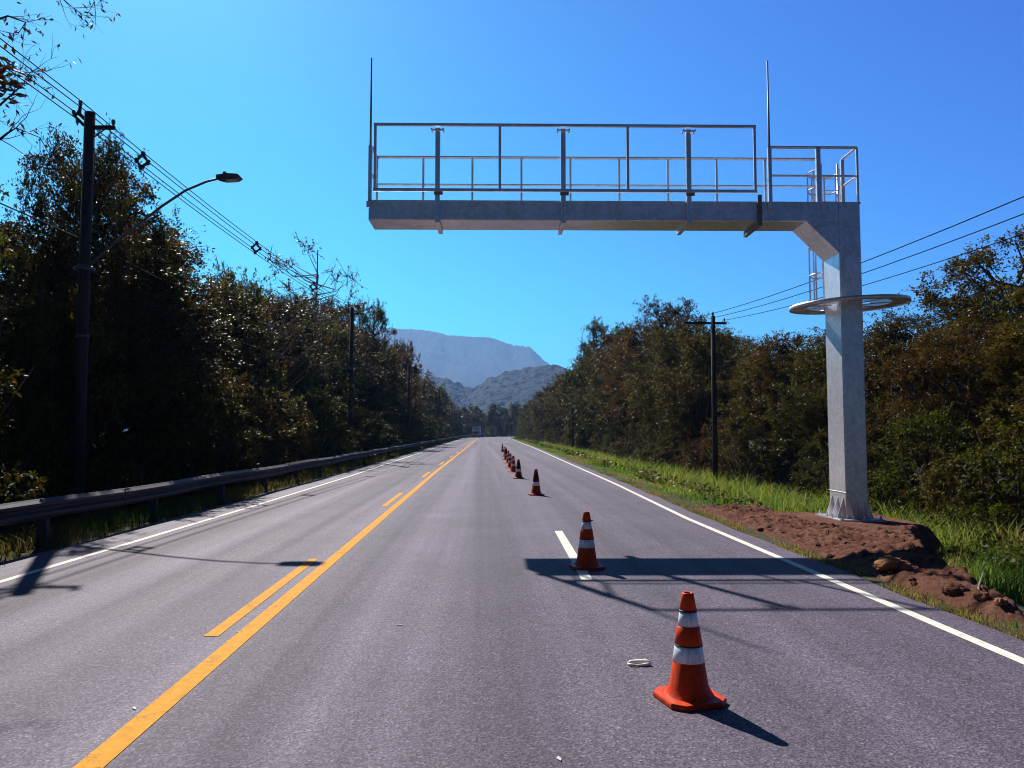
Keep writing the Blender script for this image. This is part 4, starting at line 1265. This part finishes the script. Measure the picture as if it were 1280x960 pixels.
for y, t in ((22.4,'just past the lamp pole'),(32.3,'second along the left bundle from the lamp pole'),(41.5,'third along the left bundle, against the forest top'),(12.5,'on the bundle before the lamp pole')):
    x, z = bundle_z(y); o = link_mesh('cable_spacer', sm); o.location = (x, y, z); o.rotation_euler = (0,0,R(12)); o.scale = (0.85,0.85,0.85); tag(o, f'black diamond cable spacer {t}', 'cable spacer', 'spacers on the left power bundle')
wire((-9.72,-22,6.5),(-9.68,19.1,6.45),0.25,'black telephone cable running to the lamp pole from the left','left telephone cables',0.016)
wire((-9.68,19.1,6.45),(-8.45,50,6.8),0.45,'black upper telephone cable from lamp pole to second pole','left telephone cables',0.016)
wire((-9.68,19.1,5.55),(-8.45,50,5.9),0.5,'black lower telephone cable from lamp pole to second pole','left telephone cables',0.014)
rw = [(-1.34,'road side',7.18),(-0.55,'middle',7.18),(0.55,'forest side',7.18)]
for dx, nm, zt in rw:
    wire((10.93+dx,-14.0,7.05),(10.93+dx,36.0,7.12),1.12,f'black {nm} power line running behind the gantry column','right power lines',0.012)
    wire((10.93+dx,36.0,7.12),(10.85+dx,93.0,6.75),1.0,f'black {nm} power line between first and second right poles','right power lines',0.012)
    wire((10.85+dx,93.0,6.75),(10.9+dx,140.0,6.8),0.8,f'black {nm} power line past the second right pole','right power lines',0.012)

# ------------------------------------------------------------------ truck coming towards the camera
T0 = empty('truck', (-2.35, 245.0, 0.0), R(-4), 'small pale box truck approaching in the left lane at the bend', 'truck')
b = MB(); b.prism([(-1.05,0.55),(-1.05,1.25),(-0.92,2.15),(0.75,2.25),(0.75,0.55)], -1.02, 1.02, 'x'); cab = b.build('cab', M['truckwhite'], T0)
b = MB(); b.prism([(-1.064,1.30),(-0.938,2.04),(-0.91,2.04),(-1.036,1.30)], -0.90, 0.90, 'x'); b.build('windscreen', M['glass'], cab)
for sx in (-1,1):
    b = MB(); b.box((sx*1.026-0.004,-0.75,1.30),(sx*1.026+0.004,0.35,1.98)); b.build('side_window', M['glass'], cab)
    b = MB(); b.box((min(sx*1.06,sx*1.22),-0.95,1.35),(max(sx*1.06,sx*1.22),-0.88,1.80)); b.tube([(sx*1.0,-0.8,1.8),(sx*1.14,-0.91,1.78)],0.015,5); b.build('mirror', M['black'], cab)
    b = MB(); b.box((sx*0.78-0.17,-1.085,0.78),(sx*0.78+0.17,-1.052,0.98)); b.build('headlight', M['lens'], cab)
b = MB(); b.cbox((-1.04,-1.16,0.42),(1.04,-1.06,0.70),0.02); b.build('bumper', M['black'], T0)
b = MB(); b.box((-0.62,-1.072,0.98),(0.62,-1.052,1.20)); b.build('grille', M['black'], cab)
b = MB(); b.cbox((-1.15,0.85,0.95),(1.15,6.2,3.65),0.04); b.build('cargo_box', M['truckgrey'], T0)
b = MB(); b.box((-0.45,-0.6,0.55),(0.45,6.1,0.90)); b.build('chassis', M['black'], T0)
for sx in (-1,1):
    for y in (-0.25,4.7):
        b = MB(); b.tube([(sx*0.80,y,0.46),(sx*1.05,y,0.46)],0.46,18); wv = b.build('wheel', M['rubber'], T0)
        b = MB(); b.tube([(sx*1.045,y,0.46),(sx*1.062,y,0.46)],0.24,14); b.build('rim', M['truckwhite'], wv)

# ------------------------------------------------------------------ overhanging tree at the upper left
def overhang():
    rg = np.random.default_rng(77)
    x0, y0 = -14.6, 15.2
    z0 = float(ground_z(x0, y0))
    root = empty('overhanging_tree', (x0, y0, z0), 0, 'leaf-poor tree reaching bare twigs into the upper left corner', 'tree')
    O = Vector((x0, y0, z0))
    tb = MB()
    trunk = [Vector((x0,y0,z0-0.5)), Vector((x0+0.1,y0,3)), Vector((x0+0.3,y0+0.1,6)), Vector((x0+0.5,y0,9.0)), Vector((x0+0.9,y0,11.5))]
    tb.tube([p-O for p in trunk], [0.24,0.2,0.17,0.13,0.06], 8)
    P, T, L = [], [], []
    def grow(p, d, ln, r, depth):
        pts = [p]; q = p.copy(); dd = d.copy()
        n = 6
        for i in range(n):
            dd = (dd + Vector(rg.normal(0, 0.16, 3)) + Vector((0,0,0.03 if depth < 2 else -0.02))).normalized()
            q = q + dd*(ln/n); pts.append(q.copy())
        tb.tube([a-O for a in pts], [r*(1-0.75*i/n) for i in range(n+1)], 4 if depth else 6, cap=False)
        if depth < 3:
            for j in range(3 if depth < 2 else 3):
                k = int(rg.integers(2, n+1)); b_ = pts[k]
                nd = (dd + Vector(rg.normal(0, 0.65, 3))).normalized()
                grow(b_, nd, ln*rg.uniform(0.4, 0.62), r*0.42, depth+1)
        else:
            for j in range(int(rg.integers(0, 4))):
                b_ = pts[int(rg.integers(2, n+1))]
                P.append(list(b_-O)); T.append(list((Vector(rg.normal(0, 0.5, 3))+Vector((0.2,0,-0.7))).normalized())); L.append(rg.uniform(0.10, 0.17))
    def limb(pix, r):
        """one main limb through points of the crown, then side shoots"""
        pts = [sight(*p) for p in pix]
        st = min(trunk[2:], key=lambda t: (t-pts[0]).length)
        allp = [st, st.lerp(pts[0], 0.5)+Vector((0,0,0.3))]+pts
        m = len(allp)
        tb.tube([a-O for a in allp], [r*(1-0.82*i/(m-1)) for i in range(m)], 5, cap=False)
        for i in range(2, m):
            d = (allp[i]-allp[i-1]).normalized()
            for j in range(2):
                grow(allp[i], (d+Vector(rg.normal(0, 0.6, 3))).normalized(), rg.uniform(0.5, 1.0), r*0.22, 2)
    limb([(-60,150,15.0),(-10,140,15.0),(15,118,15.1),(30,104,15.2)], 0.05)
    limb([(-50,190,14.8),(0,174,14.8),(10,166,14.8),(20,160,14.9),(50,172,15.0)], 0.045)
    limb([(-70,60,15.4),(-20,30,15.4),(10,20,15.5),(32,28,15.5),(24,40,15.5)], 0.045)
    limb([(-40,-60,15.8),(30,-40,15.9),(70,-8,16.0),(92,10,16.1)], 0.045)
    limb([(-20,-90,15.8),(60,-70,15.9),(105,-25,16.0),(118,2,16.1)], 0.04)
    limb([(-60,90,15.2),(-15,92,15.2),(8,84,15.2),(22,90,15.2)], 0.045)
    # dense leafy spray near the frame edge
    for j in range(95):
        c_ = sight(rg.normal(3, 11), rg.normal(98, 17), 15.0+rg.normal(0, 0.25))
        P.append(list(c_-O)); T.append(list((Vector((0.75,0,-0.15))+Vector(rg.normal(0, 0.4, 3))).normalized())); L.append(rg.uniform(0.16, 0.30))
    for (x, y, s) in ((100,14,4),(103,22,3),(30,34,3),(4,28,6),(8,45,8),(38,8,6)):
        for j in range(4):
            c_ = sight(x+rg.normal(0, s), y+rg.normal(0, s), 15.8)
            P.append(list(c_-O)); T.append(list((Vector((0.4,0,-0.7))+Vector(rg.normal(0, 0.4, 3))).normalized())); L.append(rg.uniform(0.12, 0.2))
    tb.build('trunk', M['bark'], root)
    P, T, L = np.array(P), np.array(T), np.array(L)
    n = len(P)
    pal = np.array(PAL['dry']+PAL['brown'])
    V, F_, C = leaf_quads(P, T, unit(rg.normal(0, 1, (n, 3))), L, L*0.32, pal[rg.integers(0, len(pal), n)])
    link_mesh('crown', np_mesh('crown', V, F_, M['dry'], col=C), None, root)
overhang()

# ------------------------------------------------------------------ the air between here and the mountain
HAZE = 0.00014
if HAZE > 0:
    b = MB(); b.box((-4700,-60,-8.0), (4700,7600,760))
    hz = b.build('haze')
    hm = bpy.data.materials.new('haze_air'); hm.use_nodes = True
    hm.node_tree.nodes.clear()
    out = hm.node_tree.nodes.new('ShaderNodeOutputMaterial'); pv = hm.node_tree.nodes.new('ShaderNodeVolumePrincipled')
    pv.inputs['Color'].default_value = (0.25, 0.52, 1.0, 1)
    pv.inputs['Density'].default_value = HAZE
    pv.inputs['Anisotropy'].default_value = 0.2
    hm.node_tree.links.new(pv.outputs[0], out.inputs['Volume'])
    hz.data.materials.append(hm)
    hz['kind'] = 'stuff'
